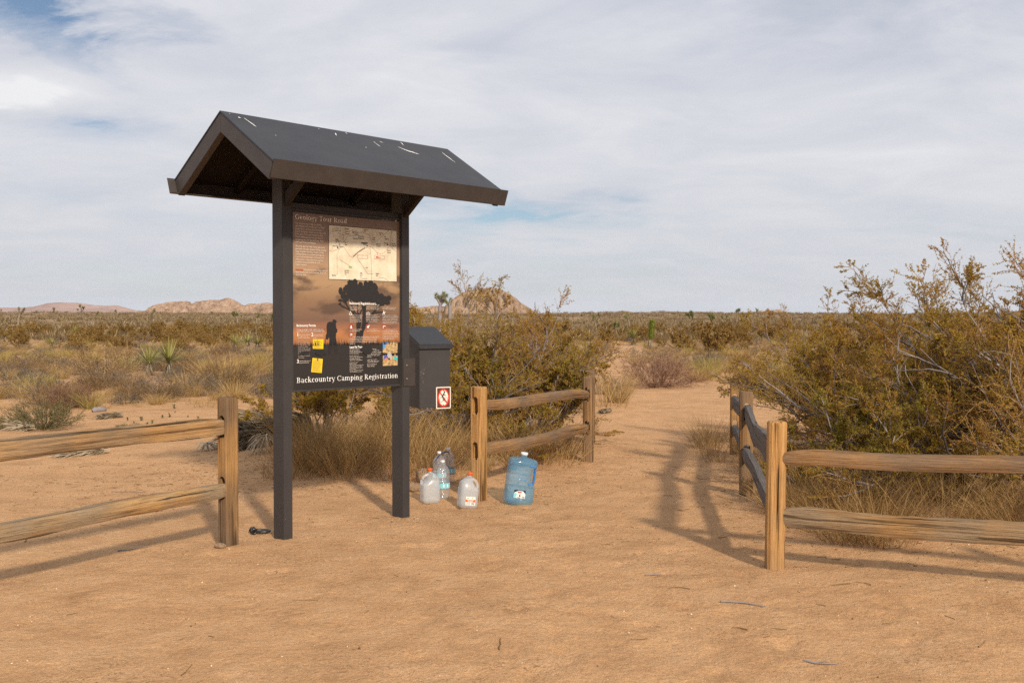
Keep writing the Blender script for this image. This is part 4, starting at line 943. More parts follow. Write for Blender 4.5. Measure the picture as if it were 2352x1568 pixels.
# --- corner fence on the other side of the trail
Ap = og(1779, 1305); Bp = og(1713, 1136); Cp = og(1687, 1043); Ep = Vector((3.62, 4.98))
sa_ = math.atan2(Bp.y - Ap.y, Bp.x - Ap.x) - math.pi / 2
f3 = tag(empty('log_fence', (Ap.x, Ap.y, gz(*Ap))), 'corner log fence turning from the trail toward the picture edge, bushes behind it', 'fence')
post(f3, Ap.x, Ap.y, .90, .106, .106, sa_ + .1, (.70, .35), WP1, 6, cut2=(.69, .33), tilt=(0, .012))
post(f3, Bp.x, Bp.y, .885, .108, .108, sa_ + .05, (.71, .36), WP3, 7)
post(f3, Cp.x, Cp.y, .875, .104, .104, sa_, (.62, .32), WP2, 8)
post(f3, Ep.x, Ep.y, .93, .106, .106, math.radians(60), (.70, .34), WP2, 9)
R2(f3, Ap, Bp, .70, .715, .15, .05, WR3, 21, sag=.045); R2(f3, Ap, Bp, .33, .36, .11, .06, WR3, 22, sag=.0)
R2(f3, Bp, Cp, .68, .62, .14, .05, WR3, 23, sag=.03); R2(f3, Bp, Cp, .36, .30, .10, .06, WR3, 24)
R2(f3, Ap, Ep, .675, .72, .095, .07, WR2, 25, sag=-.015, ov=.035); R2(f3, Ap, Ep, .325, .375, .125, .06, WR4, 26, sag=.0, ov=.035)

# ------------------------------------------------------------------ kiosk
ROT = math.atan2(.7206, .693); C0 = Vector((-1.58, 6.86)); kz = gz(C0.x, C0.y)
m, tt, b = newmat('brown_painted_steel', .52, .4); oc = coord(tt)
c = ramp(tt, noise(tt, oc, 3.5, 5, .6), ((.3, (.034, .031, .032)), (.7, (.047, .043, .043)))); c = mixc(tt, ramp(tt, noise(tt, oc, 28, 3, .6), ((.70, 0.0), (.74, .35))), c, (.035, .028, .028))
c = mixc(tt, ramp(tt, noise(tt, oc, 90, 2, .5), ((.745, 0.0), (.76, .5))), c, (.35, .33, .31)); tt.links.new(c, b.inputs['Base Color']); bump(tt, b, noise(tt, oc, 120, 3, .6), .12, .003); M['paint'] = m
m, tt, b = newmat('brown_painted_panel', .5, .4); oc = coord(tt); tt.links.new(ramp(tt, noise(tt, oc, 9, 5, .6), ((.3, (.042, .034, .031)), (.7, (.054, .044, .040)))), b.inputs['Base Color']); bump(tt, b, noise(tt, oc, 200, 2, .6), .1, .002); M['fascia'] = m
m, tt, b = newmat('dark_roof_metal', .48, .45); oc = coord(tt); c = ramp(tt, noise(tt, coord(tt, 'Object', (1, 1, 3)), 2.2, 6, .65), ((.3, (.017, .018, .022)), (.7, (.028, .029, .034))))
c = mixc(tt, ramp(tt, noise(tt, coord(tt, 'Object', (3, 10, 10), (3, 1, 2)), 3.0, 5, .7), ((.68, 0.0), (.76, .35))), c, (.25, .25, .26)); tt.links.new(c, b.inputs['Base Color']); bump(tt, b, noise(tt, oc, 6, 3, .5), .15, .02); M['roof'] = m
def flat(name, col, rough=.6, spec=.3):
    m, tt, b = newmat(name, rough, spec, col); return m
M['drop'] = flat('bird_dropping', (.72, .71, .68), .9); M['bolt'] = flat('bolt_steel', (.16, .14, .13), .4, .5)
M['bolt'].node_tree.nodes['Principled BSDF'].inputs['Metallic'].default_value = .4

kiosk = tag(empty('information_kiosk', (C0.x, C0.y, kz), ROT), 'dark brown two-post information kiosk with gabled roof and sunset poster', 'kiosk')
W_, D_ = .075, .125; X2 = 1.064; YR = .0625; ZR = 2.895 - kz; SL = .392 / .6235
def zroof(y): return ZR - SL * abs(y - YR)
for x0 in (0, X2):
    ys_ = [(0, -.15), (D_, -.15), (D_, zroof(D_) - .03), (YR, ZR - .03), (0, zroof(0) - .03)]
    link('post', bm_mesh('post', prism_bm(ys_, 'X', x0, x0 + W_, .003)), M['paint'], kiosk)
XA, XB = -.4265, 1.59; YF, YB = -.561, .686
# roof sheets
th = .012
for s_, ye in ((-1, YF), (1, YB)):
    pts = [(YR, ZR), (ye, zroof(ye)), (ye, zroof(ye) - th), (YR, ZR - th)]
    rf = link('roof_panel', bm_mesh('roof_panel', prism_bm(pts, 'X', XA - .008, XB + .004, .001)), M['roof'], kiosk)
    # fascia, square to the slope
    ny, nz = (-.36, -.93) if s_ < 0 else (.36, -.93)
    w_ = .121; o_ = (ye, zroof(ye) + .006); p_ = (o_[0] - ny * w_ * -.0 + (.040 if s_ < 0 else -.040), o_[1] - .113); tk = .006 * s_
    x0, x1 = (XA + .0, XB + .062)
    if s_ > 0: x0 = XA - .06
    f_ = link('fascia', bm_mesh('fascia', prism_bm([(o_[0] + tk, o_[1]), (o_[0], o_[1]), (p_[0], p_[1]), (p_[0] + tk, p_[1])], 'X', x0, x1, .001)), M['fascia'], kiosk)
    # inner lip of the fascia
    link('gutter_lip', bm_mesh('lip', prism_bm([(p_[0], p_[1]), (p_[0] - s_ * .03, p_[1] + .004), (p_[0] - s_ * .03, p_[1] + .010), (p_[0], p_[1] + .006)], 'X', x0 + .01, x1 - .01)), M['fascia'], f_)
# rake boards
for x0, x1 in ((XA - .004, XA + .045), (XB - .05, XB)):
    for s_, ye in ((-1, YF + .005), (1, YB - .005)):
        dv = .136
        pts = [(YR, ZR - th - .001), (ye, zroof(ye) - th - .001), (ye - s_ * .045, zroof(ye) - dv + .017), (YR, ZR - dv - .004)]
        link('rake_board', bm_mesh('rake', prism_bm(pts, 'X', x0, x1, .002)), M['fascia'], kiosk)
M['brace'] = flat('shaded_brace_tone', (.030, .023, .019), .6, .2); M['soffit_shade'] = flat('roof_underside_shade', (.016, .012, .010), .8, .1)  # both colours darkened to carry the shade under the roof
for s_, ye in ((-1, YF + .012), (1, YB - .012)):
    link('soffit_shade', bm_mesh('soffit_shade', prism_bm([(YR, ZR - th - .0125 - .003), (ye, zroof(ye) - th - .003), (ye, zroof(ye) - th - .009), (YR, ZR - th - .0125 - .009)], 'X', XA + .047, XB - .052)), M['soffit_shade'], kiosk)  # added lining, near-black to paint the shade under the roof
# rafters and knee braces at both posts
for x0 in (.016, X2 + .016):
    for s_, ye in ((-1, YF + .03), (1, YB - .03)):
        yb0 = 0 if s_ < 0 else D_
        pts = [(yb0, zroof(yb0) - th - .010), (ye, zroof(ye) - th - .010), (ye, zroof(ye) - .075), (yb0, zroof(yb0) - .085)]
        link('rafter', bm_mesh('rafter', prism_bm(pts, 'X', x0, x0 + .043)), M['soffit_shade'], kiosk)  # rafters share the near-black painted shade
        if s_ > 0: continue
        yo = yb0 + s_ * .34
        pts = [(yb0, 2.30 - kz), (yb0, 2.39 - kz), (yo - s_ * .06, zroof(yo) - .082), (yo, zroof(yo) - .085)]
        link('brace', bm_mesh('brace', prism_bm(pts, 'X', x0 + .003, x0 + .04)), M['brace'], kiosk)  # fascia tone darkened, roof shade put into the colour
# bird droppings on the front slope, thin crusts that follow the sheet
def on_roof(x, q): # q: 0 ridge .. 1 eave
    y = YR + (YF - YR) * q; return (x, y, zroof(y))
nrm = Vector((0, -SL, 1)).normalized()
def ray_roof(u, v):
    o = Vector((0, 0, CAMZ)); d = ray(u, v); Rz = Matrix.Rotation(-ROT, 3, 'Z'); o2 = Rz @ (o - Vector((C0.x, C0.y, kz))); d2 = Rz @ d
    n = Vector((0, -SL, 1)); p0 = Vector((0, YR, ZR)); k = (p0 - o2).dot(n) / d2.dot(n); return o2 + d2 * k
def c3(x, y): return ray_roof((600 + x / 1.742) * .6125, (380 + y / 1.742) * .6125)
rf0 = [c for c in kiosk.children if c.name.startswith('roof_panel')][0]
for (xa, ya, xb, yb, wd) in ((548, 112, 628, 168, .008), (512, 104, 522, 112, .012), (1555, 300, 1640, 335, .010), (1600, 318, 1690, 348, .012), (1840, 335, 1928, 402, .008), (1570, 268, 1592, 290, .005), (1392, 264, 1438, 298, .005), (1432, 264, 1456, 272, .005), (1145, 210, 1152, 226, .006), (1342, 300, 1350, 306, .004), (450, 80, 456, 84, .004), (1212, 206, 1222, 214, .005), (1034, 180, 1040, 184, .004), (752, 222, 758, 226, .004)):
    bm = bmesh.new(); A_ = c3(xa, ya); B_ = c3(xb, yb); dv = (B_ - A_); L = dv.length; dv.normalize(); sd = dv.cross(nrm); prev = None; nseg = 9
    for k in range(nseg):
        s = k / (nseg - 1); w2 = wd * 1.7 * (math.sin(math.pi * min(1, max(.04, s * .96 + .02))) ** .6) * random.uniform(.5, 1.1); c_ = A_ + dv * L * s + sd * random.uniform(-.002, .002) + nrm * .0022
        a_ = bm.verts.new(c_ - sd * w2 / 2); b2_ = bm.verts.new(c_ + sd * w2 / 2)
        if prev: bm.faces.new((prev[0], prev[1], b2_, a_))
        prev = (a_, b2_)
    link('bird_dropping', bm_mesh('dropping', bm), M['drop'], rf0)

# display board
YP = .030                       # front of the board, local y
board = link('display_board', bm_mesh('board', box_bm(W_ + .001, X2 - .001, YP, YP + .05, 1.012 - kz, 2.335 - kz, .003)), M['paint'], kiosk)
def plane_pt(u, v, yp=YP):
    o = Vector((0, 0, CAMZ)); d = ray(u, v); Rz = Matrix.Rotation(-ROT, 3, 'Z'); o2 = Rz @ (o - Vector((C0.x, C0.y, kz))); d2 = Rz @ d
    k = (yp - o2.y) / d2.y; p = o2 + d2 * k; return (p.x, p.z)
S = .6125
def k1(x, y): return plane_pt((1060 + x / 4.612) * S, (760 + y / 4.612) * S)
def k2(x, y): return plane_pt((1060 + x / 3.734) * S, (1060 + y / 3.734) * S)
def kb(x, y): return plane_pt((1240 + x / 5.6) * S, (1040 + y / 5.6) * S)
px0, pz1 = plane_pt(671, 484); px1, _ = plane_pt(918, 507); _, pz0 = plane_pt(672, 895)
_, pzb = k1(160, 160)
# poster sheet, printed sunset
m, tt, b = newmat('printed_sunset', .35, .4)
sx = tt.nodes.new('ShaderNodeSeparateXYZ'); tt.links.new(coord(tt, 'Object', (1, 1, 1)), sx.inputs[0])
zn = mth(tt, 'DIVIDE', mth(tt, 'SUBTRACT', sx.outputs[2], pz0), pz1 - pz0)
gcol = ramp(tt, zn, ((0.0, (.028, .025, .024)), (.245, (.030, .026, .025)), (.262, (.34, .15, .062)), (.32, (.42, .18, .075)), (.345, (.30, .135, .075)), (.39, (.17, .10, .07)), (.50, (.24, .145, .085)), (.60, (.37, .24, .135)), (.70, (.375, .245, .15)), (.80, (.28, .18, .12)), (1.0, (.19, .125, .085))))
cn = noise(tt, coord(tt, 'Object', (2.2, 1, 6.5), (4.2, 0, 1.1)), 1.6, 5, .55, .3)
cf = mth(tt, 'MULTIPLY', ramp(tt, cn, ((.47, 0.0), (.62, 1.0))), ramp(tt, zn, ((.27, 0.0), (.36, .8), (.66, .8), (.74, .15))))
c = mixc(tt, cf, gcol, (.085, .055, .042)); tt.links.new(c, b.inputs['Base Color']); M['sunset'] = m
M['ink'] = flat('print_black', (.026, .024, .024), .35); M['white_ink'] = flat('print_white', (.86, .85, .82), .4); M['pale_ink'] = flat('print_pale', (.74, .66, .58), .4)
M['faint_ink'] = flat('print_faint', (.50, .43, .38), .4)
M['red_ink'] = flat('print_red', (.48, .06, .04), .4); M['yellow_ink'] = flat('print_yellow', (.80, .56, .01), .4); M['map_ink'] = flat('print_grey_line', (.14, .13, .12), .4)
M['green_ink'] = flat('print_green', (.30, .46, .15), .4); M['cyan_ink'] = flat('print_cyan', (.03, .48, .50), .4); M['blue_ink'] = flat('print_blue', (.08, .10, .42), .4); M['sky_ink'] = flat('print_sky', (.10, .28, .62), .4); M['skin_ink'] = flat('print_orange', (.55, .22, .10), .4); M['grey_ink'] = flat('print_light_grey', (.42, .42, .40), .4)
m, tt, b = newmat('printed_map', .4, .3); c = ramp(tt, noise(tt, coord(tt, 'Object', (6, 1, 6)), 1.8, 6, .6), ((.3, (.54, .48, .36)), (.5, (.70, .63, .48)), (.7, (.76, .72, .61)))); tt.links.new(c, b.inputs['Base Color']); M['map'] = m
m, tt, b = newmat('printed_rocks', .4, .3); c = ramp(tt, noise(tt, coord(tt, 'Object', (1, 1, 1)), 60, 5, .7), ((.35, (.16, .12, .06)), (.5, (.48, .33, .16)), (.7, (.66, .48, .26)))); tt.links.new(c, b.inputs['Base Color']); M['rocks_ink'] = m

class Flat:
    """flat printed shapes on a vertical plane, each a hair in front of the last"""
    def __init__(s, y): s.bm = bmesh.new(); s.y = y
    def poly(s, pts, dy=None):
        s.y -= .00004
        vs = [s.bm.verts.new((p[0], s.y, p[1])) for p in pts]
        f = s.bm.faces.new(vs); f.normal_update()
        if f.normal.y > 0: f.normal_flip()
    def line(s, pts, w):
        for a, b_ in zip(pts[:-1], pts[1:]):
            d = Vector((b_[0] - a[0], b_[1] - a[1]))
            if d.length < 1e-6: continue
            n = Vector((-d.y, d.x)).normalized() * w / 2; e = d.normalized() * w * .3
            s.poly([(a[0] - e.x + n.x, a[1] - e.y + n.y), (b_[0] + e.x + n.x, b_[1] + e.y + n.y), (b_[0] + e.x - n.x, b_[1] + e.y - n.y), (a[0] - e.x - n.x, a[1] - e.y - n.y)])
    def disc(s, c, rx, rz, n=16, jag=0.0, rnd=random): s.poly([(c[0] + rx * math.cos(2 * math.pi * i / n) * (1 + jag * rnd.uniform(-1, 1)), c[1] + rz * math.sin(2 * math.pi * i / n) * (1 + jag * rnd.uniform(-1, 1))) for i in range(n)])
    def ring(s, c, rx, rz, tx, tz, a0=0, a1=360, n=20):
        A = [math.radians(a0 + (a1 - a0) * i / n) for i in range(n + 1)]; s.y -= .00004
        o = [s.bm.verts.new((c[0] + rx * math.cos(a), s.y, c[1] + rz * math.sin(a))) for a in A]; i_ = [s.bm.verts.new((c[0] + (rx - tx) * math.cos(a), s.y, c[1] + (rz - tz) * math.sin(a))) for a in A]
        for k in range(n):
            f = s.bm.faces.new((o[k], o[k + 1], i_[k + 1], i_[k])); f.normal_update()
            if f.normal.y > 0: f.normal_flip()
    def done(s, name, mat, parent): return link(name, bm_mesh(name, s.bm), mat, parent)
f = Flat(YP - .0030); f.poly([(px0, pz0), (px1, pz0), (px1, pz1), (px0, pz1)])
bm = f.bm; r_ = bmesh.ops.extrude_face_region(bm, geom=list(bm.faces)); bmesh.ops.translate(bm, verts=[v for v in r_['geom'] if isinstance(v, bmesh.types.BMVert)], vec=(0, .0025, 0)); bmesh.ops.recalc_face_normals(bm, faces=list(bm.faces))
poster = f.done('poster', M['sunset'], board)
Y1 = YP - .0036
# black header band
f = Flat(Y1); f.poly([(px0, pzb), (px1, pzb), (px1, pz1), (px0, pz1)]); f.done('header_band', M['ink'], board)
# frame moulding round the poster
f4 = bmesh.new()
for (x0, x1, z0, z1) in ((px0 - .016, px0 - .001, pz0 - .016, pz1 + .016), (px1 + .001, px1 + .016, pz0 - .016, pz1 + .016), (px0 - .001, px1 + .001, pz1 + .001, pz1 + .016), (px0 - .001, px1 + .001, pz0 - .016, pz0 - .001)):
    box_bm(max(x0, W_ + .001), min(x1, X2 - .001), YP - .010, YP + .002, z0, z1, .001, f4)
link('frame', bm_mesh('frame', f4), M['paint'], board)

# silhouettes: hiker with pack, Joshua tree, grass
f = Flat(Y1 - .0004)
bodyp = [(700, 515), (722, 512), (740, 525), (762, 548), (742, 552), (741, 590), (748, 640), (762, 650), (760, 690), (745, 705), (740, 760), (752, 830), (765, 930), (768, 1000), (735, 1000), (715, 920), (700, 880), (680, 930), (668, 1000), (632, 1000), (640, 900), (650, 800), (645, 760), (630, 795), (600, 790), (598, 740), (612, 700), (610, 600), (622, 560), (650, 545), (680, 545), (692, 552), (694, 530)]
f.poly([k2(*p) for p in bodyp])
f.done('hiker_print', M['ink'], board); f = Flat(Y1 - .0008)
rj = random.Random(2)
br = [((525, 1440), (560, 1200), (600, 960), (560, 780)), ((600, 1440), (640, 1200), (690, 950), (700, 620)), ((640, 1180), (740, 980), (860, 800), (960, 640)), ((560, 900), (480, 760), (340, 600), (300, 480)), ((560, 800), (480, 700), (420, 560), (400, 420)), ((560, 800), (560, 640), (540, 480)), ((600, 780), (660, 640), (640, 500)), ((700, 700), (760, 520), (780, 380)), ((860, 760), (1000, 620), (1120, 520), (1220, 460)), ((480, 740), (330, 650), (220, 600), (190, 540)), ((330, 560), (250, 500), (190, 460)), ((940, 660), (980, 480), (1000, 400)), ((880, 740), (1000, 730), (1100, 730))]
for i, l in enumerate(br):
    for a_, b_ in zip(l[:-1], l[1:]): f.line([kb(*a_), kb(*b_)], (.030 if i < 2 else .016 if i < 3 else .010))
f.poly([kb(*p) for p in ((535, 1450), (540, 1200), (530, 950), (580, 950), (625, 1150), (690, 940), (760, 900), (700, 1060), (650, 1220), (630, 1450))])
for (x, y, rx, ry) in ((200, 280, 42, 75), (290, 260, 45, 65), (400, 130, 60, 80), (500, 110, 60, 80), (480, 230, 110, 120), (430, 330, 110, 110), (620, 170, 50, 80), (640, 300, 110, 130), (720, 130, 35, 60), (760, 240, 100, 150), (830, 130, 55, 70), (900, 220, 75, 110), (880, 360, 130, 130), (260, 380, 60, 80), (310, 430, 70, 80), (540, 420, 130, 100), (720, 440, 120, 90), (960, 430, 100, 100), (1050, 420, 60, 90), (1130, 460, 60, 70), (1210, 440, 55, 55), (1180, 530, 60, 50), (190, 480, 40, 30), (185, 555, 28, 26), (1010, 520, 90, 60), (330, 210, 50, 60), (880, 480, 80, 60), (1070, 550, 60, 50)):
    c_ = kb(x, y); p2 = kb(x + rx, y); p3 = kb(x, y - ry); f.disc(c_, abs(p2[0] - c_[0]), abs(p3[1] - c_[1]), 34, .13, rj)
f.done('tree_print', M['ink'], board); f = Flat(Y1 - .0004)
for i in range(150):
    x = rj.uniform(px0 + .005, px1 - .005); z0 = pz0 + (pz1 - pz0) * .245; hgt = rj.uniform(.012, .045) * (1.6 if rj.random() < .15 else 1); lean = rj.uniform(-.012, .012)
    f.poly([(x - .0022, z0), (x + .0022, z0), (x + lean, z0 + hgt)])
for (x, y, rx, ry) in ((520, 985, 60, 22), (1170, 930, 70, 50), (1640, 960, 40, 30), (300, 990, 60, 15)):
    c_ = k2(x, y); f.disc(c_, rx * .00075, ry * .00075, 22, .25, rj)
f.done('grass_print', M['ink'], board)

# ---- lettering
def txt(body, x, z, size, mat, parent, name='lettering', y=None, width=None, ls=1.15, align='LEFT', bold=0.0, res=2, rot=0.0, mirror=None):
    cu = bpy.data.curves.new('txt', 'FONT'); cu.body = body; cu.size = size; cu.align_x = align; cu.space_line = ls; cu.resolution_u = res; cu.offset = bold
    o = bpy.data.objects.new('tmp', cu); COL.objects.link(o); dg = bpy.context.evaluated_depsgraph_get(); dg.update()
    me = bpy.data.meshes.new_from_object(o.evaluated_get(dg)); bpy.data.objects.remove(o); me.name = name
    if width:
        xs_ = [v.co.x for v in me.vertices]; k = width / max(1e-6, max(xs_) - min(xs_))
        for v in me.vertices: v.co.x *= k
    yy = Y1 - .0030 if y is None else y
    R_ = Matrix.Translation((x, yy, z)) @ Matrix.Rotation(rot, 4, 'Y') @ Matrix.Rotation(math.radians(90), 4, 'X'); me.transform(R_)
    me.materials.clear(); return link(name, me, mat, parent)

# a small roman alphabet drawn from stems, bowls and serifs
def glyph(f, ch, x, z, s):
    T, tn = .105, .046; xh, cap, asc, dsc = .47, .66, .72, -.22; sr = .032
    P = lambda pts: f.poly([(x + a * s, z + b_ * s) for a, b_ in pts])
    stem = lambda a, z0, z1, w=T: P([(a, z0), (a + w, z0), (a + w, z1), (a, z1)])
    ser = lambda a, zb, w=.11: P([(a - w, zb), (a + w, zb), (a + w, zb + sr), (a - w, zb + sr)])
    R = lambda cx_, cz_, rx, rz, a0=0, a1=360, tx=T, tz=tn: f.ring((x + cx_ * s, z + cz_ * s), rx * s, rz * s, tx * s, tz * s, a0, a1, 18)
    bar = lambda a, b_, zc, w=tn: P([(a, zc), (b_, zc), (b_, zc + w), (a, zc + w)])
    dg_ = lambda a, za, b_, zb, w: f.line([(x + a * s, z + za * s), (x + b_ * s, z + zb * s)], w * s)
    if ch == 'o': R(.25, xh / 2, .23, xh / 2 + .01); return .52
    if ch == 'e': R(.24, xh / 2, .21, xh / 2 + .01, 5, 320); bar(.08, .43, xh * .50); return .48
    if ch == 'c': R(.24, xh / 2, .21, xh / 2 + .01, 45, 315); f.disc((x + .38 * s, z + .37 * s), .04 * s, .045 * s, 8); return .45
    if ch == 'a': stem(.30, 0, xh * .75, .08); R(.19, xh * .66, .19, xh * .36, 0, 150, .08, .035); R(.19, .13, .16, .14, 60, 330, .08, .035); bar(.30, .46, 0); return .48
    if ch == 'd': stem(.37, 0, asc); R(.24, xh / 2, .21, xh / 2 + .01, 40, 320); ser(.33, asc - sr, .07); bar(.37, .52, 0); return .55
    if ch == 'b': stem(.08, 0, asc); R(.27, xh / 2, .22, xh / 2 + .01, -140, 140); ser(.08, asc - sr, .06); return .53
    if ch == 'p': stem(.08, dsc, xh); R(.28, xh / 2, .22, xh / 2 + .01, -140, 140); ser(.12, dsc, .12); ser(.07, xh - sr, .06); return .54
    if ch == 'g': R(.23, .31, .18, .17, tx=.07); R(.24, -.08, .22, .13, tx=.05, tz=.035); dg_(.12, .16, .12, .04, .045); dg_(.32, .43, .46, .46, .05); return .49
    if ch == 'y': dg_(.08, xh, .27, .0, .085); dg_(.46, xh, .22, -.16, .036); f.disc((x + .15 * s, z - .17 * s), .05 * s, .045 * s, 8); ser(.09, xh - sr, .09); ser(.45, xh - sr, .08); return .52
    if ch == 'l': stem(.08, 0, asc); ser(.12, 0, .12); ser(.07, asc - sr, .06); return .27
    if ch == 'i': stem(.08, 0, xh); ser(.12, 0, .12); ser(.07, xh - sr, .06); f.disc((x + .12 * s, z + .62 * s), .05 * s, .05 * s, 10); return .27
    if ch == 'r': stem(.08, 0, xh); ser(.12, 0, .12); ser(.07, xh - sr, .06); R(.28, xh - .16, .14, .16, 30, 150, .07, .05); f.disc((x + .36 * s, z + .40 * s), .045 * s, .045 * s, 8); return .40
    if ch in 'nm':
        stem(.08, 0, xh); ser(.12, 0, .12); ser(.07, xh - sr, .06); R(.27, xh - .17, .19, .17, 0, 160, .08, .045); stem(.38, 0, xh - .16, .08); ser(.42, 0, .11)
        if ch == 'n': return .56
        R(.57, xh - .17, .19, .17, 0, 160, .08, .045); stem(.68, 0, xh - .16, .08); ser(.72, 0, .11); return .86
    if ch == 'u': stem(.07, .16, xh, .08); R(.25, .17, .18, .17, 180, 330, .08, .045); stem(.37, 0, xh); ser(.07, xh - sr, .07); ser(.37, xh - sr, .07); bar(.37, .52, 0); return .56
    if ch == 't': stem(.12, .08, .60, .08); bar(.02, .34, xh - .036, .036); R(.25, .12, .13, .13, 180, 300, .08, .045); return .36
    if ch == 'k': stem(.08, 0, asc); ser(.12, 0, .12); ser(.07, asc - sr, .06); dg_(.17, .20, .40, xh - .02, .036); dg_(.24, .28, .46, .02, .085); ser(.42, xh - sr, .08); ser(.45, 0, .09); return .54
    if ch == 's': R(.19, xh * .74, .15, xh * .27, 20, 260, .06, .042); R(.19, xh * .26, .16, xh * .27, -160, 80, .06, .042); dg_(.10, xh * .62, .29, xh * .38, .075); return .40
    if ch == 'T': stem(.27, 0, cap, .095); bar(.03, .61, cap - .04, .04); P([(.03, cap), (.03, cap - .14), (.07, cap - .04)]); P([(.61, cap), (.61, cap - .14), (.57, cap - .04)]); ser(.315, 0, .14); return .64
    if ch == 'G': R(.36, cap / 2, .33, cap / 2 + .01, 42, 330, .095, .038); stem(.56, .04, .30, .09); ser(.61, .28, .13); return .74
    if ch == 'C': R(.36, cap / 2, .33, cap / 2 + .01, 42, 318, .095, .038); P([(.60, cap - .02), (.63, cap - .02), (.63, cap - .2), (.59, cap - .13)]); return .68
    if ch == 'R': stem(.10, 0, cap, .095); ser(.145, 0, .14); bar(.02, .30, cap - .038, .038); bar(.18, .30, cap * .46, .036); R(.28, cap * .745, .22, cap * .255, -90, 90, .09, .038); dg_(.30, cap * .46, .56, .02, .10); bar(.50, .68, 0); return .68
    if ch == 'B': stem(.10, 0, cap, .095); bar(.02, .30, cap - .038, .038); bar(.02, .32, 0, .038); bar(.18, .32, cap * .50, .034); R(.28, cap * .76, .20, cap * .24, -90, 90, .09, .038); R(.30, cap * .26, .23, cap * .26, -90, 90, .095, .038); return .62
    return .26
def serif(body, x0, x1, z, mat, name, rise=0.0):
    """set the line between x0 and x1 on base line z"""
    class Nul:
        def poly(s, *a): pass
        def line(s, *a): pass
        def ring(s, *a): pass
        def disc(s, *a): pass
    tot = sum(glyph(Nul(), c_, 0, 0, 1) + .045 for c_ in body) - .045; s = (x1 - x0) / tot; x = x0
    for wd in body.split(' '):
        f = Flat(Y1 - .0020)
        for c_ in wd: x += (glyph(f, c_, x, z, s) + .045) * s
        f.done(name, mat, board); x += .305 * s
a_, za = k1(208, 280); b_, _ = k1(1100, 350)
serif('Geology Tour Road', a_, b_, za, M['white_ink'], 'title_lettering')
a_, za = k2(190, 1400); b_, _ = k2(1605, 1338)
serif('Backcountry Camping Registration', a_, b_, za, M['white_ink'], 'footer_lettering')
BODY1 = ["The 35-mile long California Riding", "and Hiking Trail, which begins at Black", "Rock Canyon and ends at the park's", "North Entrance, serves as the main trail", "from here. The trail west to Juniper", "Flats follows gradual ups and downs,", "traversing the low gap between Ryan", "and Lost Horse mountains."]
BODY2 = ["The trail east to Twin Tanks descends", "gradually through Queen Valley, passing", "large boulder mounds. Traces of old", "mining claims are scattered along the", "trail in either direction. Current trail", "information, maps, and backcountry", "guidebooks are available at park", "visitor centers."]
BODY3 = ["Warning! Abandoned mines may contain", "open shafts and other hazards. Stay out", "and stay alive."]
def para(lines, kf, x, y, xe, ye, n, mat, name='paragraph', bold=0.0):
    """lines of small print whose first base line starts at (x, y); ye is the y of the last base line"""
    a_, z0 = kf(x, y); _, zl = kf(x, ye); b_, _ = kf(xe, y); pitch = (z0 - zl) / max(1, len(lines) - 1) if len(lines) > 1 else .012
    mes = None; longest = max(len(l) for l in lines); size = (pitch / 1.0) * .86 if len(lines) > 1 else .014
    return txt('\n'.join(lines), a_, z0, size, mat, board, name, width=(b_ - a_), ls=pitch / size, bold=bold)
para(BODY1, k1, 208, 365, 735, 690, 8, M['pale_ink']); para(BODY2, k1, 212, 760, 740, 1080, 8, M['pale_ink']); para(BODY3, k1, 352 - 136, 1165, 755, 1255, 3, M['pale_ink'])
a_, z_ = k1(216, 1165); b_, _ = k1(345, 1165); txt('Warning!', a_, z_, .013, M['red_ink'], board, 'warning_word', y=Y1 - .0034, width=b_ - a_, bold=.0006)
a_, z_ = k2(186, 614); b_, _ = k2(455, 614); txt('Backcountry Permits', a_, z_, .024, M['white_ink'], board, 'heading', width=b_ - a_, bold=.0005)
a_, z_ = kb(382, 565); b_, _ = kb(1018, 565); txt('Backcountry Regulations and Safety', a_, z_, .024, M['white_ink'], board, 'heading', width=b_ - a_, bold=.0006)
a_, z_ = k2(930, 915); b_, _ = k2(1108, 915); txt('Leave No Trace', a_, z_, .024, M['white_ink'], board, 'heading', width=b_ - a_, bold=.0006)
para(["To stay overnight in the backcountry you", "must have a permit, free and available here."], k2, 188, 662, 580, 688, 2, M['white_ink'])
para(["Take a permit tag from", "the registration box", "and fill it out as shown."], k2, 206, 732, 378, 782, 3, M['pale_ink'])
para(["Drop the lower part", "of the permit in the", "box slot."], k2, 414, 732, 562, 780, 3, M['pale_ink'])
para(["If you are leaving a", "vehicle at this trailhead", "parking lot, be sure to", "include the vehicle", "make, model, year, and", "license tag information", "on the permit.", "Unregistered vehicles", "are subject to citation", "and towing."], k2, 206, 828, 382, 1055, 10, M['faint_ink'])
para(["Keep the upper part of", "the permit with you."], k2, 212, 1102, 382, 1126, 2, M['pale_ink'])
for n_, x, y in (('1', 188, 752), ('2', 392, 748), ('3', 190, 1122)): a_, z_ = k2(x, y); txt(n_, a_, z_, .036, M['white_ink'], board, 'numeral', bold=.0004)
para(["Carry a map and your", "backcountry permit with", "you at all times."], kb, 395, 628, 640, 692, 3, M['pale_ink'])
para(["Carry at least one gallon of", "water per person, per day."], kb, 735, 632, 1005, 668, 2, M['pale_ink']); para(["Leave wildlife, plants, rocks,", "and artifacts undisturbed."], kb, 1075, 640, 1360, 674, 2, M['pale_ink'])
para(["Campsites must be at least", "one mile from roads, 500", "feet from trails and water", "sources, and outside", "day-use areas (see map)."], kb, 388, 800, 655, 932, 5, M['pale_ink'])
para(["Bicycles and all wheeled", "equipment are allowed only", "on roads open to motor", "vehicles. Use of bicycles on", "park trails is prohibited."], kb, 735, 800, 1010, 934, 5, M['pale_ink'])
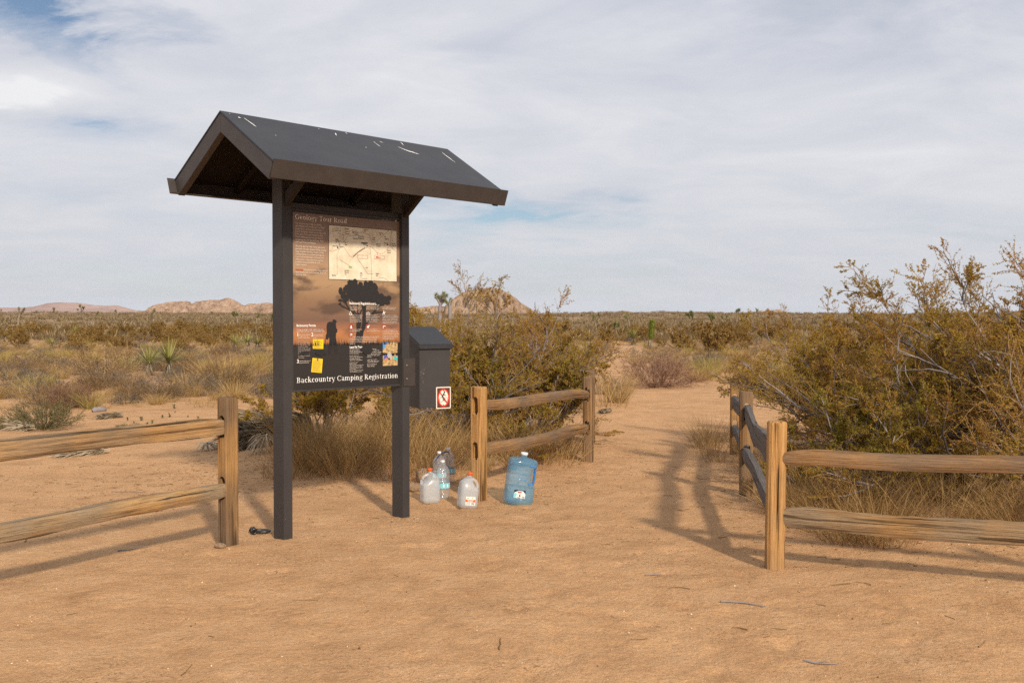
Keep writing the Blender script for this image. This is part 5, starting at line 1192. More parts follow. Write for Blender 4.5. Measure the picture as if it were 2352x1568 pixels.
para(["Horseback riders must stay on", "established horse trails and pack", "sufficient water and pellet feed", "for their animals. Stock animals", "are prohibited from grazing or", "drinking from park water sources."], kb, 1075, 804, 1420, 970, 6, M['pale_ink'])
para(["Open fires are prohibited.", "Use only camp stoves."], kb, 388, 1102, 645, 1136, 2, M['pale_ink']); para(["Pets are not allowed on", "trails or in the backcountry."], kb, 740, 1100, 1015, 1134, 2, M['pale_ink'])
para(["Firearms may be possessed in", "accordance with California state", "and federal laws. However, they", "may not be discharged in the park.", "Fireworks, traps, bows, BB guns,", "paintball guns, and slingshots are", "not allowed in the park."], kb, 1080, 1102, 1425, 1300, 7, M['pale_ink'])
para(["No drones or remote controlled vehicles. Remote-controlled", "vehicles, including aircraft and watercrafts, are prohibited", "in Joshua Tree National Park. Drones and other remote-", "operated craft can disturb wildlife and disrupt the visitor", "experience."], kb, 388, 1258, 1005, 1402, 5, M['pale_ink'])
para(["Plan Ahead and Prepare", "Plan your route and know", "the park regulations before you", "enter the backcountry."], k2, 930, 938, 1115, 996, 4, M['pale_ink'])
para(["Pack It In, Pack It Out", "Carry out trash, leftover food,", "toilet paper, and sanitary", "napkins; leave nothing behind."], k2, 930, 1030, 1112, 1090, 4, M['pale_ink'])
para(["Camp and Travel on", "Durable Surfaces", "Stay on the trail; do not short-cut.", "When traveling cross-country", "choose rock and gravel surfaces", "or sand washes.", "Choose a legal campsite that will", "not be damaged by your stay."], k2, 930, 1122, 1125, 1252, 8, M['pale_ink'])
para(["Properly Dispose of", "What You Can't Pack Out", "Deposit solid waste in catholes", "dug 6 to 8 inches deep at least", "200 feet from water, camp", "and trails."], k2, 1176, 934, 1372, 1044, 6, M['pale_ink'])
para(["Leave What You Find", "Leave wildlife, plants, rocks,", "and artifacts undisturbed."], k2, 1178, 1082, 1345, 1118, 3, M['pale_ink']); para(["Be Considerate of", "Other Visitors"], k2, 1178, 1150, 1305, 1176, 2, M['pale_ink'])
a_, z_ = k1(204, 138); b_, _ = k1(400, 138); txt('Joshua Tree National Park', a_, z_, .008, M['pale_ink'], board, 'header_text', y=Y1 - .001, width=b_ - a_)
a_, z_ = k1(1700, 275); b_, _ = k1(1870, 285); txt('National Park Service\nU.S. Department of the Interior', a_, z_, .0075, M['faint_ink'], board, 'header_text', y=Y1 - .001, width=b_ - a_)
# header emblem: an arrowhead shaped badge
a_ = k1(1952, 300); f = Flat(Y1 - .001); f.poly([(a_[0] - .008, a_[1] + .008), (a_[0], a_[1] + .012), (a_[0] + .008, a_[1] + .008), (a_[0] + .007, a_[1] - .003), (a_[0], a_[1] - .013), (a_[0] - .007, a_[1] - .003)]); f.done('emblem', M['pale_ink'], board)
# pictograms
f = Flat(Y1 - .0030)
c_ = kb(405, 750); f.line([(c_[0] - .012, c_[1] - .010), (c_[0], c_[1] + .012), (c_[0] + .012, c_[1] - .010), (c_[0] - .012, c_[1] - .010)], .0035)
c_ = kb(770, 752); f.ring((c_[0] - .010, c_[1] - .004), .008, .008, .002, .002); f.ring((c_[0] + .012, c_[1] - .004), .008, .008, .002, .002); f.line([(c_[0] - .010, c_[1] - .004), (c_[0] - .002, c_[1] + .008), (c_[0] + .009, c_[1] + .008), (c_[0] + .012, c_[1] - .004)], .002)
c_ = kb(1102, 748); f.disc((c_[0], c_[1]), .010, .005, 10); f.line([(c_[0] - .008, c_[1]), (c_[0] - .009, c_[1] - .013)], .003); f.line([(c_[0] + .007, c_[1]), (c_[0] + .008, c_[1] - .013)], .003); f.line([(c_[0], c_[1]), (c_[0], c_[1] + .012)], .005); f.disc((c_[0], c_[1] + .015), .004, .004, 8); f.line([(c_[0] + .008, c_[1] + .002), (c_[0] + .014, c_[1] + .009)], .005)
reds = Flat(Y1 - .0030)
for (x, y) in ((418, 1035), (770, 1035), (1113, 1035), (418, 1198)):
    c_ = kb(x, y); reds.ring(c_, .022, .022, .0035, .0035, n=24); 
    if y == 1035 and x == 418: f.disc((c_[0], c_[1]), .006, .011, 8); f.line([(c_[0] - .010, c_[1] - .011), (c_[0] + .010, c_[1] - .011)], .004)
    elif x == 770: f.disc(c_, .010, .006, 10); f.line([(c_[0] - .007, c_[1]), (c_[0] - .007, c_[1] - .013)], .003); f.line([(c_[0] + .006, c_[1]), (c_[0] + .006, c_[1] - .013)], .003); f.disc((c_[0] + .010, c_[1] + .008), .005, .005, 8)
    elif x == 1113: f.line([(c_[0] - .012, c_[1] + .005), (c_[0] + .012, c_[1] + .005)], .005); f.line([(c_[0] - .008, c_[1] + .004), (c_[0] - .012, c_[1] - .010)], .005)
    else: f.line([(c_[0] - .010, c_[1] - .008), (c_[0] + .010, c_[1] + .008)], .003); f.line([(c_[0] - .010, c_[1] + .008), (c_[0] + .010, c_[1] - .008)], .003); f.disc(c_, .005, .005, 8)
    reds.line([(c_[0] - .013, c_[1] + .013), (c_[0] + .013, c_[1] - .013)], .0025)
f.done('pictograms', M['white_ink'], board); reds.done('prohibition_rings', M['red_ink'], board)
# yellow permit pictures
def permit(pts, name, lines, hole=None):
    P = [k2(*p) for p in pts]; f = Flat(Y1 - .0016); f.poly(P); o = f.done(name, M['yellow_ink'], board); g_ = Flat(Y1 - .0022)
    for i in range(lines):
        s = .16 + .76 * i / max(1, lines - 1); L0 = [P[0][k] + (P[3][k] - P[0][k]) * s for k in (0, 1)]; L1 = [P[1][k] + (P[2][k] - P[1][k]) * s for k in (0, 1)]
        a0, a1 = .08, random.uniform(.6, .92); g_.line([(L0[0] + (L1[0] - L0[0]) * a0, L0[1] + (L1[1] - L0[1]) * a0), (L0[0] + (L1[0] - L0[0]) * a1, L0[1] + (L1[1] - L0[1]) * a1)], .0016)
    if hole: g_.disc(k2(*hole), .008, .009, 12)
    g_.done('permit_print', M['map_ink'] if not hole else M['red_ink'] if False else M['map_ink'], board)
permit(((415, 790), (565, 790), (562, 926), (416, 922)), 'permit_stub_print', 9); permit(((412, 1050), (556, 1066), (540, 1262), (393, 1248)), 'permit_tag_print', 14, (482, 1076))
# map
mc = [k1(792, 392), k1(1958, 490), k1(1966, 1364), k1(796, 1318)]
x0 = (mc[0][0] + mc[3][0]) / 2; x1 = (mc[1][0] + mc[2][0]) / 2; z1 = (mc[0][1] + mc[1][1]) / 2; z0 = (mc[2][1] + mc[3][1]) / 2
f = Flat(Y1 - .0014); f.poly([(x0 - .003, z0 - .003), (x1 + .003, z0 - .003), (x1 + .003, z1 + .003), (x0 - .003, z1 + .003)]); f.done('map_border', M['ink'], board)
f = Flat(Y1 - .0018); f.poly([(x0, z0), (x1, z0), (x1, z1), (x0, z1)]); f.done('map_print', M['map'], board)
f = Flat(Y1 - .0022)
for pts in (((995, 405), (985, 560), (980, 780), (930, 900), (935, 1240), (840, 1245)), ((900, 640), (1050, 690), (1120, 570), (1240, 580), (1360, 510), (1480, 560), (1550, 690), (1600, 680), (1830, 480)), ((1880, 490), (1885, 680), (1850, 740), (1950, 850)), ((1845, 740), (1870, 500)), ((1500, 750), (1520, 950), (1530, 1330)), ((985, 990), (1100, 1060), (1170, 1110)), ((1290, 980), (1360, 1070), (1460, 1230), (1560, 1230)), ((1660, 1290), (1760, 1310), (1810, 1350)), ((1050, 690), (1040, 560), (930, 520))):
    f.line([k1(*p) for p in pts], .0018)
for pts in (((1210, 930), (1300, 850), (1410, 780)),): f.line([k1(*p) for p in pts], .006)
c_ = k1(1348, 1250); f.ring(c_, .011, .013, .0022, .0022); f.line([(c_[0], c_[1] - .006), (c_[0], c_[1] + .006)], .002); f.line([k1(1330, 1305), k1(1450, 1315)], .002)
rm = random.Random(8)
for (x, y, w_) in ((845, 445, 55), (845, 485, 55), (1015, 455, 45), (1015, 500, 45), (1015, 540, 45), (1198, 470, 60)): f.line([k1(x, y), k1(x + w_, y + 4), k1(x + w_, y + 24), k1(x, y + 20), k1(x, y)], .0010)
f.done('map_roads', M['map_ink'], board)
f = Flat(Y1 - .0024)
for pts in (((800, 830), (850, 845), (960, 800), (1045, 760), (1090, 830), (1150, 920), (1205, 950), (1300, 860), (1490, 755), (1540, 770), (1620, 860), (1700, 895), (1760, 850), (1845, 745)), ((1285, 905), (1460, 915), (1460, 970), (1285, 962), (1285, 905)), ((1575, 908), (1750, 918), (1750, 980), (1575, 970), (1575, 908)), ((1620, 860), (1635, 910))): f.line([k1(*p) for p in pts], .0018)
f.poly([k1(*p) for p in ((1605, 928), (1605, 955), (1700, 952))]); f.done('map_trails', M['red_ink'], board)
f = Flat(Y1 - .0024); f.poly([k1(*p) for p in ((1135, 1095), (1195, 1100), (1195, 1138), (1135, 1132))]); f.done('map_green_area', M['green_ink'], board)
f = Flat(Y1 - .0024); f.poly([k1(*p) for p in ((1352, 686), (1462, 694), (1462, 714), (1352, 706))]); f.poly([k1(*p) for p in ((1198, 500), (1222, 502), (1222, 526), (1198, 524))]); f.poly([k1(*p) for p in ((930, 765), (958, 768), (958, 792), (930, 790))]); f.poly([k1(*p) for p in ((1440, 733), (1462, 735), (1462, 756), (1440, 754))]); f.poly([k1(*p) for p in ((1795, 718), (1815, 720), (1815, 742), (1795, 740))]); f.done('map_symbols', M['ink'], board)
for (s_, x, y, xe, k) in (('Paved road', 905, 450, 970, 1), ('Unpaved road', 905, 490, 985, 1), ('Hiking trail', 1065, 462, 1135, 1), ('Horse trail', 1070, 505, 1145, 1), ('Wilderness', 1070, 545, 1150, 1), ('Backcountry\nregistration', 1228, 520, 1300, 1), ('Boy Scout\nTrail', 1395, 478, 1462, 1), ('Hidden Valley\nCampground', 1292, 588, 1405, 1), ('Barker Dam', 1210, 628, 1290, 1), ('Jumbo\nRocks', 1545, 618, 1600, 1), ('Juniper Flats', 856, 756, 955, 1), ('Cap Rock\nNature Trail', 905, 645, 965, 1), ('Ryan\nMountain', 1065, 700, 1105, 1), ('Ryan\nCampground', 960, 730, 1035, 1), ('Geology Tour', 1378, 728, 1436, 1), ('Twin Tanks', 1738, 708, 1818, 1), ('Arch Rock\nNature Trail', 1885, 720, 1945, 1), ('White Tank\nCampground', 1795, 835, 1860, 1), ('Belle\nCampground', 1755, 603, 1825, 1), ('Skull Rock\nTrail', 1665, 535, 1735, 1), ('Keys View', 845, 1268, 912, 1), ('Lost Horse\nMine Loop\nTrail', 1062, 1180, 1140, 1), ('Pleasant\nValley', 1600, 1235, 1655, 1), ('Squaw Tank', 1425, 1132, 1460, 1), ('Jumbo Rocks\nCampground', 1610, 725, 1682, 1), ('North', 1335, 1225, 1365, 1)):
    a_, z_ = k1(x, y); b_, _ = k1(xe, y); txt(s_, a_, z_, .0125, M['ink'], board, 'map_label', width=b_ - a_, y=Y1 - .0028, bold=.0003, res=1)
# small picture
P = [k2(*p) for p in ((1395, 833), (1600, 832), (1602, 1154), (1398, 1152))]; x0, z1 = P[0]; x1, z0 = P[2]
f = Flat(Y1 - .0016); f.poly([(x0 - .003, z0 - .003), (x1 + .003, z0 - .003), (x1 + .003, z1 + .003), (x0 - .003, z1 + .003)]); f.done('picture_border', M['ink'], board)
f = Flat(Y1 - .0020); f.poly([(x0, z0), (x1, z0), (x1, z1), (x0, z1)]); f.done('picture_rocks', M['rocks_ink'], board)
Pq = lambda x, y: (x0 + (x1 - x0) * x, z1 - (z1 - z0) * y)
f = Flat(Y1 - .0024); f.poly([Pq(*p) for p in ((0, 0), (.42, 0), (.22, .10), (.12, .26), (0, .30))]); f.done('picture_sky', M['sky_ink'], board)
f = Flat(Y1 - .0024); f.poly([Pq(*p) for p in ((.0, .44), (.5, .48), (1, .46), (1, .58), (.5, .60), (0, .56))]); f.poly([Pq(*p) for p in ((.25, .62), (.40, .52), (.55, .60), (.62, .74), (.40, .76))]); f.done('picture_shade', M['ink'], board)
f = Flat(Y1 - .0028); f.disc(Pq(.42, .56), .018, .022, 12); f.disc(Pq(.55, .66), .010, .03, 12); f.done('picture_tent', M['grey_ink'], board)
f = Flat(Y1 - .0028); f.poly([Pq(*p) for p in ((.72, .64), (.86, .56), (.98, .70), (.96, .80), (.78, .74))]); f.done('picture_figure', M['cyan_ink'], board)
f = Flat(Y1 - .0028); f.disc(Pq(.17, .64), .014, .02, 10); f.done('picture_figure', M['blue_ink'], board)
f = Flat(Y1 - .0030); f.disc(Pq(.22, .74), .016, .012, 10); f.disc(Pq(.50, .78), .012, .008, 10); f.disc(Pq(.82, .56), .007, .010, 10); f.done('picture_figure', M['skin_ink'], board)

# ------------------------------------------------------------------ registration box on the second post
e1 = Vector((.866, .5)); bx0 = Vector((-.7217, 7.75)); BR = math.atan2(.5, .866); bw = .268; bd = .30; bz0 = .832; bzf = 1.316; bzb = 1.455
rb = tag(empty('registration_box', (bx0.x, bx0.y, bz0), BR), 'dark brown wooden registration box with sloped lid fixed to the kiosk', 'box')
body = link('body', bm_mesh('body', prism_bm([(0, 0), (bd, 0), (bd, bzb - bz0 - .02), (0, bzf - bz0 - .02)], 'X', 0, bw, .003)), M['paint'], rb)
link('lid', bm_mesh('lid', prism_bm([(-.022, bzf - bz0 - .026), (bd + .01, bzb - bz0 - .020), (bd + .01, bzb - bz0 + .012), (-.022, bzf - bz0 + .012)], 'X', -.012, bw + .014, .004)), M['roof'], rb)
# steel strap from post to box: built in the kiosk's frame
def kw(x, y, z): c_, s_ = math.cos(ROT), math.sin(ROT); return Vector((C0.x + c_ * x - s_ * y, C0.y + s_ * x + c_ * y, z + kz))
strap = link('bracket', bm_mesh('bracket', box_bm(X2 - .004 + .01, X2 + .165, -.0075, -.0015, 1.165 - kz, 1.235 + .145 - kz - .0 - .14 + .0 + .0 + .135, .001)), M['fascia'], rb)
strap.matrix_parent_inverse = Matrix.Identity(4)
mw = Matrix.Translation((C0.x, C0.y, kz)) @ Matrix.Rotation(ROT, 4, 'Z'); rbm = Matrix.Translation((bx0.x, bx0.y, bz0)) @ Matrix.Rotation(BR, 4, 'Z')
z_lo = 1.5 - (887 - 740) / F * 7.62 - kz; z_hi = 1.5 - (823 - 740) / F * 7.62 - kz
strap.data = bm_mesh('bracket', box_bm(X2 + .008, X2 + .125, -.0085, -.0015, z_lo, z_hi, .001)); strap.data.materials.append(M['fascia'])
strap.data.transform(rbm.inverted() @ mw)
for zq in (z_lo + .055, z_hi - .055):
    bmq = bmesh.new(); bmesh.ops.create_uvsphere(bmq, u_segments=14, v_segments=8, radius=.010); bmesh.ops.scale(bmq, vec=(1, .6, 1), verts=bmq.verts); bmesh.ops.translate(bmq, vec=(X2 + .042, -.0095, zq), verts=bmq.verts)
    bo = link('bolt', bm_mesh('bolt', bmq, True), M['bolt'], strap); bo.data.transform(rbm.inverted() @ mw)
# droppings scuff on the box
f = Flat(-.0006)
for i in range(16): f.disc((random.gauss(.030, .012), random.gauss(.285, .035)), random.uniform(.001, .003), random.uniform(.002, .005), 7)
f.done('scuffs', flat('scuff_grey', (.20, .19, .18), .9), body)

# ------------------------------------------------------------------ no cycling sign
sw, sh = .128, .172
sgn = tag(empty('no_cycling_sign', (0, 0, 0), BR), 'small red and white no cycling sign on the corner of the dark box', 'sign')
lx0 = bw - sw + .002; lz0 = 1.5 - (938 - 740) / F * 7.86 - bz0
sgn.location = (rbm @ Vector((lx0, -.004, lz0))).to_tuple()
def rrect(w0, h0, x, z, r0, n=5):
    pts = []
    for cx_, cz_, a0 in ((x + w0 - r0, z + h0 - r0, 0), (x + r0, z + h0 - r0, 90), (x + r0, z + r0, 180), (x + w0 - r0, z + r0, 270)):
        for i in range(n + 1): a = math.radians(a0 + 90 * i / n); pts.append((cx_ + r0 * math.cos(a), cz_ + r0 * math.sin(a)))
    return pts
M['sign_white'] = flat('sign_cream', (.72, .68, .60), .45); M['sign_brown'] = flat('sign_brown', (.10, .035, .022), .45); M['sign_red'] = flat('sign_red', (.58, .035, .02), .45); M['sign_black'] = flat('sign_black', (.02, .02, .02), .45)
link('plate', bm_mesh('plate', prism_bm(rrect(sw, sh, 0, 0, .008), 'Y', -.001, .003)), M['sign_white'], sgn)
f = Flat(-.0014); f.poly(rrect(sw - .016, sh - .016, .008, .008, .004)); f.done('brown_field', M['sign_brown'], sgn)
cxs_, czs_ = sw / 2, sh / 2; rx_, rz_ = .050, .072
f = Flat(-.0018); f.disc((cxs_, czs_), rx_, rz_, 36); f.done('red_ring', M['sign_red'], sgn)
f = Flat(-.0022); f.disc((cxs_, czs_), rx_ - .0095, rz_ - .012, 36); f.done('white_disc', M['sign_white'], sgn)
f = Flat(-.0026); f.line([(cxs_ - .034, czs_ + .046), (cxs_ + .034, czs_ - .046)], .011); f.done('red_slash', M['sign_red'], sgn)
f = Flat(-.0030)
for wx in (-.021, .021): f.ring((cxs_ + wx, czs_ - .016), .0165, .020, .0026, .0026, n=24)
f.line([(cxs_ - .004, czs_ + .024), (cxs_ + .005, czs_ + .036)], .009); f.line([(cxs_ - .012, czs_ + .008), (cxs_ + .004, czs_ + .034)], .010); f.line([(cxs_ + .004, czs_ + .030), (cxs_ + .010, czs_ + .018), (cxs_ + .020, czs_ + .018)], .0045); f.line([(cxs_ - .012, czs_ + .008), (cxs_ + .002, czs_ - .002), (cxs_ + .001, czs_ - .022)], .0075); f.disc((cxs_ + .008, czs_ + .046), .0065, .0075, 14)
for zq in (.058, -.058): f.disc((cxs_ - .001, czs_ + zq), .004, .005, 10)
f.done('cyclist_symbol', M['sign_black'], sgn)

# ------------------------------------------------------------------ water containers
def mix_mat(name, tint, transp, gloss_r, diff=(.8, .8, .8), dmix=.3, ior=1.3, tr_dir=None):
    """clear or milky plastic: part see-through, part diffuse-translucent, with a fresnel sheen"""
    m = bpy.data.materials.new(name); m.use_nodes = True; tt = m.node_tree; tt.nodes.clear(); o = tt.nodes.new('ShaderNodeOutputMaterial')
    tp = tt.nodes.new('ShaderNodeBsdfTransparent'); tp.inputs[0].default_value = tint + (1,); df = tt.nodes.new('ShaderNodeBsdfDiffuse'); df.inputs[0].default_value = diff + (1,)
    tl = tt.nodes.new('ShaderNodeBsdfTranslucent'); tl.inputs[0].default_value = diff + (1,); a = tt.nodes.new('ShaderNodeMixShader'); a.inputs[0].default_value = .35; tt.links.new(df.outputs[0], a.inputs[1]); tt.links.new(tl.outputs[0], a.inputs[2])
    b2 = tt.nodes.new('ShaderNodeMixShader'); b2.inputs[0].default_value = dmix; tt.links.new(tp.outputs[0], b2.inputs[1]); tt.links.new(a.outputs[0], b2.inputs[2])
    gl = tt.nodes.new('ShaderNodeBsdfGlossy'); gl.inputs['Roughness'].default_value = gloss_r; lw = tt.nodes.new('ShaderNodeLayerWeight'); lw.inputs[0].default_value = .5; fw = mth(tt, 'ADD', mth(tt, 'MULTIPLY', mth(tt, 'POWER', lw.outputs['Facing'], 3.5), .45), (ior - 1) * .09)
    c_ = tt.nodes.new('ShaderNodeMixShader'); tt.links.new(fw, c_.inputs[0]); tt.links.new(b2.outputs[0], c_.inputs[1]); tt.links.new(gl.outputs[0], c_.inputs[2]); tt.links.new(c_.outputs[0], o.inputs[0]); return m
M['hdpe'] = mix_mat('milky_plastic', (.98, .985, .99), 1, .25, (.90, .92, .94), .28, 1.35)
M['water_milk'] = mix_mat('water_in_milky_jug', (.94, .95, .95), 1, .1, (.66, .70, .72), .42, 1.2)
M['pet'] = mix_mat('clear_plastic', (.985, .985, .99), 1, .06, (.85, .86, .88), .10, 1.5)
M['water'] = mix_mat('clear_water', (.96, .965, .97), 1, .05, (.8, .82, .85), .08, 1.3)
M['blue_pet'] = mix_mat('blue_clear_plastic', (.80, .93, 1.0), 1, .10, (.24, .62, .95), .24, 1.5)
M['blue_water'] = mix_mat('water_in_blue_jug', (.93, .96, .97), 1, .05, (.35, .62, .78), .10, 1.25)
M['blue_solid'] = flat('blue_handle_plastic', (.02, .17, .45), .35, .5); M['orange_cap'] = flat('orange_plastic', (.75, .11, .01), .4, .5); M['white_cap'] = flat('white_plastic', (.72, .74, .78), .4, .5)
M['label_white'] = flat('label_white', (.74, .74, .72), .5); M['label_orange'] = flat('label_orange', (.78, .13, .02), .5); M['label_teal'] = flat('label_teal', (.22, .55, .63), .45); M['label_red'] = flat('label_dark_red', (.30, .02, .03), .45); M['label_navy'] = flat('label_navy', (.012, .02, .05), .45); M['strap_blue'] = flat('strap_blue', (.02, .05, .17), .5)
def loft(secs, n=32, sq=4.0, cap=True):
    """sections (z, rx, ry, cx, cy, squareness)"""
    V = []
    for q in secs:
        z, rx, ry, cx_, cy_, sq_ = (list(q) + [0, 0, sq])[:6] if len(q) < 6 else q
        for j in range(n):
            a = 2 * math.pi * j / n; ca, sa = math.cos(a), math.sin(a); k = (abs(ca) ** sq_ + abs(sa) ** sq_) ** (-1 / sq_); V.append((cx_ + rx * ca * k, cy_ + ry * sa * k, z))
    K = len(secs); idx = np.arange(K * n).reshape(K, n); nx = np.roll(idx, -1, 1); Qr = np.stack([idx[:-1], nx[:-1], nx[1:], idx[1:]], -1).reshape(-1, 4); faces = [tuple(map(int, q)) for q in Qr]
    if cap: faces += [tuple(map(int, idx[0][::-1])), tuple(map(int, idx[-1]))]
    me = bpy.data.meshes.new('loft'); me.from_pydata(V, [], faces); me.update()
    for p in me.polygons: p.use_smooth = len(p.vertices) == 4
    return me
def tube_me(pts, rad, s=10, flatk=1.0):
    P = np.array([pts], float); V, Q_ = tubes(P, np.full((1, len(pts)), rad), s); return mesh_np('tube', V, Q_, smooth=True)
def milk_jug(u, v, rz, label, mirror=1, level=.6, with_label=False, lean=0.0):
    x, y = onground(u, v); y += .07; e = empty('water_jug', (x, y, gz(x, y) - .004)); e.rotation_euler = (0, lean, rz); tag(e, label, 'water jug'); mi = mirror
    a = .077; H = .285; k = H / .27
    secs = [(0.0, .060, .060, 0, 0, 5), (.006 * k, .072, .072, 0, 0, 5), (.03 * k, a, a, 0, 0, 5), (.14 * k, a, a, 0, 0, 5), (.150 * k, a * .99, a * .99, 0, 0, 4.5), (.165 * k, a * .84, a * .95, -.012 * mi, 0, 4), (.19 * k, a * .70, a * .85, -.021 * mi, 0, 3.5), (.205 * k, a * .60, a * .72, -.020 * mi, 0, 3), (.222 * k, a * .44, a * .5, -.012 * mi, 0, 2.6), (.236 * k, a * .29, a * .29, -.004 * mi, 0, 2.2), (.246 * k, .0185, .0185, 0, 0, 2), (.262 * k, .0185, .0185, 0, 0, 2)]
    link('body', loft(secs), M['hdpe'], e)
    link('handle', tube_me(smoothline([(.012 * mi, 0, .225 * k), (.046 * mi, 0, .212 * k), (.068 * mi, 0, .185 * k), (.073 * mi, 0, .160 * k), (.066 * mi, 0, .135 * k)], 16), .0125), M['hdpe'], e)
    lv = []; zz0 = level * .262 * k
    for q in secs:
        if q[0] < zz0: lv.append((max(q[0], .003), q[1] - .003, q[2] - .003) + tuple(q[3:]))
    hi = next(q for q in secs if q[0] >= zz0); lo = [q for q in secs if q[0] < zz0][-1]; t_ = (zz0 - lo[0]) / (hi[0] - lo[0]); lv.append(tuple([zz0] + [lo[i] + (hi[i] - lo[i]) * t_ - (.003 if i in (1, 2) else 0) for i in range(1, 6)]))
    link('water', loft(lv), M['water_milk'], e)
    link('cap', loft([(.250 * k, .021, .021, 0, 0, 2), (.268 * k, .021, .021, 0, 0, 2), (.271 * k, .019, .019, 0, 0, 2)], 24), M['orange_cap'], e)
    if with_label:
        f = Flat(-a - .0012); f.poly(rrect(.080, .070, -.036, .030, .004)); f.done('label', M['label_white'], e); f = Flat(-a - .0020); f.poly([(-.036, .058), (.044, .058), (.044, .078), (-.036, .078)]); f.done('label_band', M['label_orange'], e)
        cu = txt('DISTILLED\nWATER', .003, .0695, .0105, M['label_white'], e, 'label_lettering', y=-a - .0026, width=.052, ls=.85, align='CENTER', bold=.0003)
        f = Flat(-a - .0020)
        for i in range(6): f.line([(-.032, .053 - i * .0035), (.004, .053 - i * .0035)], .0008)
        for i in range(9): f.line([(.014 + i * .0028, .036), (.014 + i * .0028, .054)], .0013)
        f.done('label_print', M['map_ink'], e)
        f = Flat(-a - .0020); f.disc((.02, .089), .006, .004, 10); f.disc((-.018, .088), .010, .004, 10); f.done('label_print', M['green_ink'], e)
    return e
milk_jug(986, 1157, .35, 'milky gallon jug without label, orange cap, two-thirds full of water', -1, .70)
milk_jug(1071, 1168, .30, 'milky gallon jug with orange label leaning beside the slotted fence post', 1, .86, True, .11)
def pet_bottle(x, y, rz, label):
    e = empty('water_bottle', (x, y, gz(x, y) - .003), rz); tag(e, label, 'water bottle')
    prof = [(0, .046), (.006, .054)]; z = .012
    while z < .228:
        ribd = .0035 if not (.085 < z < .148) else 0.0
        prof.append((z, .0575 - ribd * (.5 + .5 * math.sin(z * 560)))); z += .0028
    prof += [(.236, .056), (.255, .050), (.272, .040), (.286, .028), (.296, .0165), (.303, .0145), (.318, .0145)]
    link('body', loft([(z, r0, r0, 0, 0, 2.6 if z < .25 else 2.2) for z, r0 in prof], 36), M['pet'], e)
    link('water', loft([(max(.004, z), r0 - .004, r0 - .004, 0, 0, 2.6) for z, r0 in prof if z < .285], 36), M['water'], e)
    link('cap', loft([(.306, .0175, .0175, 0, 0, 2), (.325, .0175, .0175, 0, 0, 2), (.327, .0155, .0155, 0, 0, 2)], 24), M['white_cap'], e)
    link('label', loft([(.088, .0588, .0588, 0, 0, 2.6), (.146, .0588, .0588, 0, 0, 2.6)], 36, cap=False), M['label_teal'], e)
    for z in (.090, .141): link('label_stripe', loft([(z, .0596, .0596, 0, 0, 2.6), (z + .0048, .0596, .0596, 0, 0, 2.6)], 36, cap=False), M['label_red'], e)
    for a_ in (0.1, 1.7, 3.2, 4.8):
        k = (abs(math.cos(a_)) ** 2.6 + abs(math.sin(a_)) ** 2.6) ** (-1 / 2.6) * .0606; V = []
        for (da, z) in ((-.38, .106), (.38, .106), (.38, .130), (-.38, .130)):
            q = a_ + da; kk = (abs(math.cos(q)) ** 2.6 + abs(math.sin(q)) ** 2.6) ** (-1 / 2.6) * .0604; V.append((kk * math.cos(q), kk * math.sin(q), z))
        me = bpy.data.meshes.new('patch'); me.from_pydata(V, [], [(0, 1, 2, 3)]); link('label_patch', me, M['label_white'], e)
    return e
x, y = onground(1016, 1147); pet_bottle(x, y + .055, .4, 'front clear gallon water bottle standing between the two milky jugs')
xb, yb = onground(1029, 1112); pet_bottle(xb, yb + .055, .2, 'rear clear gallon water bottle joined by a blue strap, nearest the slotted post')
xc, yc = onground(1008, 1122); pet_bottle(xc, yc + .055, .9, 'clear gallon water bottle of the strapped pair standing nearer the kiosk post')
# blue carrying strap that joins the pair
p0 = Vector((xc, yc + .055, 0)); p1 = Vector((xb, yb + .055, 0)); z0 = gz(xb, yb); d = (p1 - p0); side = d.normalized()
pts = smoothline([p0 - side * .056 + Vector((0, -.02, z0 + .215)), p0 - side * .046 + Vector((0, -.022, z0 + .262)), (p0 + p1) / 2 + Vector((0, -.03, z0 + .300)), p1 + side * .02 + Vector((0, -.04, z0 + .285)), p1 + side * .050 + Vector((0, -.032, z0 + .235))], 24)
P = np.array([pts]); W2 = np.full((1, len(pts)), .011); V, Q_ = ribbons(P, W2, np.array([[0, -.55, .45]])); me = mesh_np('carry_strap', V, Q_)
stp = link('carry_strap', me, M['strap_blue']); md = stp.modifiers.new('s', 'SOLIDIFY'); md.thickness = .002; tag(stp, 'dark blue carrying strap looped over two clear bottles', 'strap')
# big blue jug
x, y = onground(1188, 1161); y += .10
e = empty('blue_water_jug', (x, y, gz(x, y) - .006)); e.rotation_euler = (0, math.radians(8.5), .22); tag(e, 'large transparent blue water jug with white cap, a third full', 'water jug')
a = .118; d_ = .10; secs = [(0, a * .80, d_ * .8, 0, 0, 4), (.012, a * .95, d_ * .95, 0, 0, 4), (.03, a, d_, 0, 0, 4.5), (.145, a, d_, 0, 0, 4.5), (.158, a * .985, d_ * .985, 0, 0, 4.5)]
for z in np.linspace(.166, .335, 24):
    rib = .004 * max(0, math.sin((z - .166) / .169 * math.pi * 5)) ** 2; dent = sstep(.160, .185, z) * (1 - sstep(.30, .325, z)); cut = .30 * float(dent)
    secs.append((float(z), a * (1 - cut / 2) - rib, d_ - rib, -a * cut / 2, 0, 4.5))
secs += [(.345, a, d_, 0, 0, 4.5), (.365, a * .97, d_ * .97, 0, 0, 4.2), (.378, a * .86, d_ * .86, 0, 0, 3.8), (.386, a * .60, d_ * .62, 0, 0, 3), (.389, .034, .034, 0, 0, 2.2), (.392, .026, .026, 0, 0, 2), (.418, .026, .026, 0, 0, 2)]
link('body', loft(secs, 40), M['blue_pet'], e)
